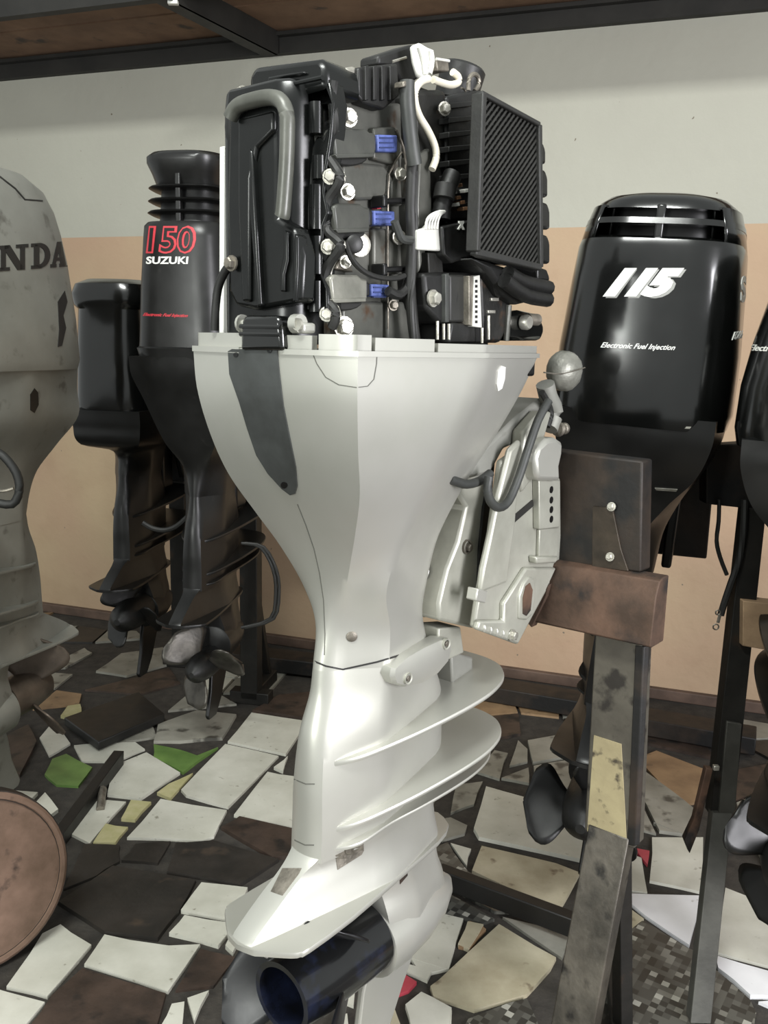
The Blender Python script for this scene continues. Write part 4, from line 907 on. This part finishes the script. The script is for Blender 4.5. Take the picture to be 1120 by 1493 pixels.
# --- motor with the white 115
m1 = gmotor((.418, 1.80, 0), R(21), 'black outboard motor with white number 115 and vent slots on top', black_soft, black_gloss, cowl115(1.262, 1.0), PAN, black_plas, black_soft, rot=R(108), prad=.153, pz=.322, hollow=False, roll=R(3.2), spk=.68)
vent_top(m1, 1.624, .172, .236, .288, black_gloss, .072)
def child(r, nm): return [o for o in bpy.data.objects if o.parent == r and o.name.split('.')[0] == nm][0]
bv, Mx = drill(child(m1, 'cowl'), m1)
text('115', (883, 435), (988, 435), (896, 393), bv, Mx, .0010, 'number_offset_outline', mt('grey_decal', '#8a8a86', rough=.5, rvar=0), m1, .07, .32, .12)  # grey offset outline printed behind the white number
text('115', (879, 433), (984, 433), (893, 391), bv, Mx, .0022, 'number_lettering', white_t, m1, .075, .32, .12, .9)
text('Electronic Fuel Injection', (875, 509), (983, 513), (878, 499), bv, Mx, .0012, 'small_lettering', white_t, m1, .015, .3, .4)
text('SUZUKI', (1080, 442), (1130, 430), (1081, 403), bv, Mx, .0012, 'side_lettering', white_t, m1, .04, 0, .3)
text('FOUR STROKE', (1067, 496), (1110, 488), (1070, 484), bv, Mx, .0012, 'side_small_lettering', white_t, m1, .015, .3, .4)
b_ = child(m1, 'lower_cowl')
for a, b, zz in ((965, 1008, 622), (955, 988, 713)):
    bv2, _ = drill(b_, m1)
    patch([(a, zz-2), (b, zz), (b-2, zz+3), (a+2, zz+1)], bv2, Mx, .002, 'latch_edge', steel, m1)
# --- motor cut by the right edge of the photo
m2 = gmotor((.765, 1.50, 0), R(27), 'black outboard motor cut off by the right edge of the photo', black_soft, black_gloss, [(1.228, .295, .245, .182, 4.2), (1.26, .295, .252, .188, 4.2), (1.34, .292, .250, .184, 4), (1.42, .29, .245, .170, 3.8), (1.50, .29, .235, .150, 3.6), (1.56, .288, .225, .130, 3.6), (1.60, .288, .215, .115, 3.4), (1.63, .288, .19, .09, 3.2), (1.64, .288, .14, .06, 3)], shift(PAN, -.03), black_plas, black_soft, rot=.9, prad=.15, hollow=False)
bv, Mx = drill(child(m2, 'cowl'), m2)
text('Electronic Fuel Injection', (1091, 514), (1215, 520), (1094, 502), bv, Mx, .0012, 'small_lettering', white_t, m2, .015, .3, .4)
text('115', (1104, 434), (1214, 436), (1118, 390), bv, Mx, .0014, 'number_lettering', white_t, m2, .05, .32, .12)
MB().bolt(V((.06, .10, 1.20)), -AX, .008).build('cowl_screw', steel_d, m2)
# --- motor with the red outlined 150
z0 = 1.345
rows = [(z0-.005, .265, .215, .156, 4), (z0+.03, .265, .222, .166, 4), (z0+.035, .265, .215, .160, 4), (z0+.05, .265, .215, .158, 4), (z0+.2, .26, .208, .151, 3.8), (z0+.36, .255, .195, .141, 3.6), (z0+.392, .255, .192, .138, 3.6), (z0+.402, .255, .183, .130, 3.6)]
m3 = gmotor((-.648, 2.67, 0), R(12), 'black outboard motor with red outlined 150 and finned air intake on top', black_soft, black_soft, rows, shift([(z+.075, *r) for z, *r in PAN[:3]]+[tuple(x) for x in PAN[3:]]), black_plas, prop_s, rot=R(50), prad=.145, pz=.315, r0=.046, hollow=False, hl=.17)
core = seloft([(z0+.39, .255, .15, .105, 3), (z0+.56, .25, .12, .098, 3)]).build('intake_core', blk_t, m3)
for k, zz in enumerate((.432, .466, .503)):
    w2 = .133-.003*k
    seloft([(z0+zz-.006, .255, .17, w2-.012, 3.4), (z0+zz, .255, .178, w2, 3.4), (z0+zz+.005, .255, .172, w2-.006, 3.4), (z0+zz+.006, .255, .14, w2-.03, 3.4)]).build('intake_fin', black_soft, m3, 50)
seloft([(z0+.51, .255, .15, .108, 3.2), (z0+.545, .252, .165, .118, 3.2), (z0+.575, .25, .178, .131, 3.2), (z0+.59, .25, .178, .131, 3.2), (z0+.602, .25, .165, .12, 3), (z0+.606, .25, .10, .07, 3)]).build('intake_cap', black_soft, m3, 50)
MB().box((.095, .0, z0+.46), (.02, .016, .16)).build('intake_pillar', black_soft, m3, bevel=.003)
bv, Mx = drill(child(m3, 'cowl'), m3)
text('150', (213, 370), (284, 370), (217, 329), bv, Mx, .0012, 'number_outline', mt('bright_red_decal', '#b8333c', rough=.45, rvar=0), m3, .05, .02, .15)
text('150', (216.5, 367), (280.5, 367), (219, 332), bv, Mx, .0026, 'number_fill', blk_t, m3, .0, .02, .15, 1.06)
text('SUZUKI', (213, 385), (274, 385), (214, 374), bv, Mx, .0012, 'maker_lettering', white_t, m3, .03, 0, .25)
text('Electronic Fuel Injection', (208, 462), (273, 464), (210, 456), bv, Mx, .0012, 'small_lettering', mt('bright_red_decal', '#b8333c'), m3, .03, .3, .4)
m3i = mat4(m3).inverted()
MB().tube([m3i @ aty(x, y, 2.95) for x, y in ((208, 762), (222, 770), (240, 773), (258, 767), (275, 752))], .009, 8).build('control_cable', black_rub, m3)
for k in range(2): MB().tube([m3i @ aty(x+5*k, y, 3.0) for x, y in ((352, 792), (380, 798), (398, 830), (402, 865), (394, 902), (352, 915))], .006, 8).build('control_cable', black_rub, m3)
# --- small flat topped black motor between
rows = [(1.135, .24, .19, .135, 3.6), (1.17, .24, .2, .142, 3.6), (1.35, .24, .195, .137, 3.4), (1.50, .24, .185, .13, 3.4), (1.515, .24, .195, .146, 3.4), (1.55, .24, .20, .152, 3.4), (1.585, .24, .19, .14, 3.2), (1.602, .24, .15, .11, 3), (1.606, .24, .08, .06, 3)]
m4 = gmotor((-.985, 3.05, 0), R(10), 'small flat topped black outboard motor half hidden behind the grey one at left', black_soft, black_gloss, rows, shift([(z-.12, *[v*.8 for v in r]) for z, *r in PAN[:3]]+[tuple(x) for x in PAN[4:]]), black_plas, black_plas, rot=.5, prad=.13, hollow=False)
# --- big grey motor cut by the left edge
rows = [(1.315, .31, .30, .172, 3.0), (1.34, .31, .306, .178, 3.0), (1.45, .30, .292, .170, 3.0), (1.60, .295, .270, .155, 3.0), (1.68, .29, .252, .143, 2.9), (1.735, .285, .235, .13, 2.8), (1.785, .28, .205, .11, 2.7), (1.82, .28, .15, .08, 2.5), (1.83, .28, .07, .04, 2.4)]
m5 = gmotor((-.985, 2.66, 0), math.atan2(-.30, -.954), 'dull grey outboard motor with dark lettering at the left edge', silver_dull, silver_dull, rows,
            [(1.32, .035, .055, .125, .31, .168, .52, .125, .585), (1.26, .035, .055, .12, .31, .160, .50, .12, .56), (1.18, .045, .055, .12, .30, .14, .46, .12, .52), (1.10, .095, .105, .08, .28, .10, .40, .09, .45), (1.02, .14, .15, .04, .26, .08, .36, .07, .41), (.905, .16, .187, .0275, .25, .071, .34, .067, .405)], prop_g, prop_g, rot=.4, prad=.17, hollow=False)
bv, Mx = drill(child(m5, 'cowl'), m5)
def letters(polys, name, m, root):
    bm = bmesh.new()
    for p in polys: bm.faces.new([bm.verts.new((x, y, 0)) for x, y in p])
    bmesh.ops.triangulate(bm, faces=bm.faces[:])
    drape(bm, lambda x, y: (x, y), bv, Mx, .0014, name, m, root, 5, .0006)
def Q(x0, y0, x1, y1): return [(x0, y0), (x1, y0), (x1, y1), (x0, y1)]
def lean(polys): return [[(x, y-.07*(x-20)) for x, y in p] for p in polys]
arc = lambda cx, cy, rx, ry, a0, a1, n=14: [(cx+rx*math.cos(a0+(a1-a0)*k/n), cy+ry*math.sin(a0+(a1-a0)*k/n)) for k in range(n+1)]
def band(cx, cy, rx, ry, tx, ty, a0, a1, n=14):
    o = arc(cx, cy, rx, ry, a0, a1, n); i = arc(cx, cy, rx-tx, ry-ty, a0, a1, n)
    return [[o[k], o[k+1], i[k+1], i[k]] for k in range(n)]
for nm_, g in (('letter_h', [Q(-104, 357, -82, 363), Q(-78, 357, -56, 363), Q(-104, 388, -82, 394), Q(-78, 388, -56, 394), Q(-99, 357, -87, 394), Q(-73, 357, -61, 394), Q(-90, 372, -70, 379)]),
               ('letter_o', band(-31, 375.5, 20, 20, 11, 7, 0, 2*math.pi, 24)),
               ('letter_n', [Q(-4, 357, 13, 362), Q(23, 357, 41, 362), Q(-4, 389, 14, 394), Q(1, 360, 8, 392), Q(29, 360, 36, 394), [(2, 357), (14, 357), (36, 394), (25, 394)]]),
               ('letter_d', [Q(45, 357, 60, 362), Q(45, 389, 60, 394), Q(49, 359, 57, 392)]+band(57, 375.5, 16, 18.5, 8, 6, -math.pi/2, math.pi/2, 12)),
               ('letter_a', [Q(73, 389, 82, 394), Q(86, 389, 98, 394), [(75, 392), (80, 392), (88, 362), (85, 357), (83, 357)], [(83, 357), (89, 357), (96, 392), (88, 392)], Q(79, 380, 91, 385)])):
    letters(lean(g), 'lettering', dark_t, m5)
patch([(84, 440), (94, 424), (98, 440), (92, 460), (96, 478), (90, 504), (84, 506), (86, 480)], bv, Mx, .0014, 'script_lettering', dark_t, m5)
patch(stroke([(-4, 255), (22, 275), (36, 291), (62, 293)], 2), bv, Mx, .0012, 'top_seam', dark_t, m5)
bv2, _ = drill(child(m5, 'lower_cowl'), m5)
patch([(44, 575), (50, 566), (55, 572), (56, 590), (50, 602), (44, 598)], bv2, Mx, .0012, 'latch_recess', blk_t, m5)
MB().tube([mat4(m5).inverted() @ aty(x, y, 2.0) for x, y in ((-15, 655), (5, 665), (24, 690), (28, 715), (18, 735), (-10, 732))], .010, 10).build('fuel_hose', black_rub, m5)
MB().tube([mat4(m5).inverted() @ aty(x, y, 2.0) for x, y in ((-15, 715), (5, 716), (20, 712))], .004, 8).build('tow_hook', steel_d, m5)

# ================================================================ stands of the other motors
def stand_for(m, label, hgt=1.19):
    s_ = gstand(tuple(m.location), 0, label, h=hgt); s_.rotation_euler.z = m.rotation_euler.z; return s_
stand_for(m1, 'dark iron stand behind and under the black motor with the white 115', 1.14)
stand_for(m3, 'dark iron stand under the black motor with the red outlined 150')
stand_for(m4, 'dark iron stand under the small flat topped black motor', 1.1)
stand_for(m5, 'dark iron stand under the dull grey motor at the left edge')
# right-hand stand, in view
st2 = empty('engine_stand', (.92, 2.02, 0), 0, 'dark angle iron stand at right with hanging cables and pale wood spacer', 'engine stand', 'engine stands')
Sj = mat4(st2).inverted()
def yj(px, py, y): return Sj @ aty(px, py, y)
mb = MB().prism([yj(a, b, 2.02) for a, b in ((1030, 650), (1180, 640), (1180, 752), (1095, 742), (1030, 735))], (0, .05, 0)); mb.build('transom_board', rust_board, st2, bevel=.003)
MB().prism([yj(a, b, 2.0) for a, b in ((1086, 740), (1118, 742), (1070, 1192), (1036, 1190))], (0, .04, 0)).build('post', dark_iron, st2, bevel=.002)
MB().prism([yj(a, b, 1.99) for a, b in ((1060, 1052), (1082, 1056), (1072, 1190), (1048, 1190))], (0, .01, 0)).build('post_flange', mt('iron_painted_lit', '#4a4944', '#5b5a54', .5, .4, 9, .15), st2, bevel=.002)  # lighter copy of the dark iron: light on this face put into the colour
A = Sj @ aty(1054, 1185, 1.99); B = Sj @ atz(1022, 1493, 0.02); B = A+(B-A)*1.0
mb = MB().rings([[A+V((-.024, 0, 0)), A+V((.024, 0, 0)), A+V((.024, .03, 0)), A+V((-.024, .03, 0))], [B+V((-.022, 0, 0)), B+V((.022, 0, 0)), B+V((.022, .03, 0)), B+V((-.022, .03, 0))]])
mb.build('splayed_leg', mt('iron_painted_lit', '#4a4944', '#5b5a54'), st2, bevel=.002)  # same lightened iron, its lit look is in the colour
MB().box(Sj @ V((1.22, 2.05, .56)), (.04, .04, 1.1)).build('post', dark_iron, st2, bevel=.002)
MB().beam(Sj @ V((1.22, 2.05, .02)), Sj @ V((1.15, 1.6, .02)), .04, .04).build('foot_beam', dark_iron, st2, bevel=.002)
MB().prism([yj(a, b, 1.98) for a, b in ((1084, 876), (1160, 884), (1160, 955), (1083, 942))], (0, .05, 0)).build('wood_spacer', wood_l, st2, bevel=.002)
MB().prism([yj(a, b, 1.97) for a, b in ((1030, 1120), (1040, 1122), (1020, 1210), (1006, 1245), (998, 1225), (1012, 1195))], (0, .02, 0)).build('clamp_wedge', rust, st2, bevel=.002)
MB().box(yj(1044, 1119, 1.96), (.014, .012, .012)).build('square_nut', steel, st2, bevel=.002)
# hanging cables
c1 = MB().tube([aty(x, y, 2.0) for x, y in ((1049, 728), (1048, 760), (1045, 788), (1050, 812), (1060, 838))], .0048, 8).build('battery_cable', black_rub)
tag(c1, 'thin black cable hanging from the right-hand stand, the shorter one with a cut end', 'cable', 'hanging cables')
c2 = empty('battery_cable', tuple(aty(1085, 735, 1.99)), 0, 'thick black battery cable with ring terminals hanging from the right-hand stand', 'cable', 'hanging cables')
Mi = mat4(c2).inverted()
MB().tube([Mi @ aty(x, y, 1.99) for x, y in ((1086, 728), (1084, 775), (1078, 815), (1066, 850), (1056, 880), (1051, 897))], .0078, 8).build('cable_sleeve', black_rub, c2)
for (x, y, r_) in ((1047, 893, .0055), (1044, 914, .0065)):
    c_ = Mi @ aty(x, y, 1.985)
    MB().tube([c_+V((r_*math.cos(a), 0, r_*math.sin(a))) for a in [k*math.pi/6 for k in range(13)]], .0018, 6, 0).build('ring_terminal', steel_d, c2)
MB().tube([Mi @ aty(x, y, 1.985) for x, y in ((1050, 896), (1047, 908))], .004, 6, 0).build('terminal_neck', steel_d, c2)

# ================================================================ loose things
# rusty round disc leaning at lower left
dc = empty('iron_disc', (-.895, 1.80, 0), 0, 'round rusty brown iron disc standing on edge at the lower left corner', 'disc')
ax_ = V((.60, -.72, .16)).normalized(); DZ = .204
MB().lathe((0, 0, DZ), ax_, [(-.025, .192), (-.022, .2), (.018, .2), (.022, .194), (.022, .186), (.014, .182), (.014, .02), (.02, .015)], 48).build('disc_plate', rust_disc, dc, 30)
MB().lathe((0, 0, DZ), ax_, [(-.03, .182), (-.028, .2025), (.016, .2025), (.018, .182)], 48, False).build('disc_rim', rust_board, dc, 30)
MB().lathe((.01, .16, .11), ax_, [(-.12, .06), (-.10, .10), (-.02, .105), (.0, .09)], 30).build('hub_drum', black_soft, dc, 30)
# black flat bar with bolt
fb_ = empty('steel_bar', tuple(atz(125, 1165, 0)), 0, 'black flat steel bar with a pointed end lying past the rusty disc', 'bar')
Mi = mat4(fb_).inverted()
A = Mi @ atz(75, 1225, .02); B = Mi @ atz(165, 1110, .02)
MB().prism([A+AZ*-.018, B+AZ*-.018, B+AZ*.035+(B-A)*.02, A+AZ*.022], (B-A).cross(AZ).normalized()*.035).build('bar', mt('flat_black_steel', '#121211', '#1a1a18'), fb_, bevel=.002)
MB().tube([Mi @ atz(146, 1180, .012), Mi @ atz(150, 1150, .03)], .012, 8, 0).build('bar_bolt', steel_d, fb_)
# black box channel lying on the floor
cb = empty('steel_box_section', tuple(atz(165, 1050, 0)), 0, 'short black box section lying on tiles left of the silver propeller', 'box section')
Mi = mat4(cb).inverted()
zt = .045; tp_ = [Mi @ atz(x, y, zt) for x, y in ((93, 1046), (202, 1008), (240, 1040), (143, 1082))]
MB().prism([V((p.x, p.y, .013)) for p in tp_], (0, 0, zt-.013)).build('box_body', mt('flat_black_steel', '#121211', '#1a1a18', .6), cb, bevel=.004)
# dark timber lengths on the floor before the wall
for k, (a, b, lab) in enumerate((((690, 985), (868, 1014), 'dark timber length on the floor against the wall, behind the silver splash plates'), ((925, 1032), (1100, 1062), 'dark timber length on the floor against the wall at right'), ((320, 940), (520, 962), 'dark timber length on the floor against the wall at left'))):
    A = atz(*a, .05)-WN*.1; B = atz(*b, .05)-WN*.1; c_ = (A+B)/2
    A = A-V((0, 0, 0)); t_ = empty('timber_length', (c_.x, c_.y, 0), 0, lab, 'timber', 'dark timber lengths on the floor')
    Mi = mat4(t_).inverted(); A.z = B.z = .045
    MB().beam(Mi @ A, Mi @ B, .12, .064).build('timber', rust_board, t_, bevel=.004)
bpy.context.view_layer.update()
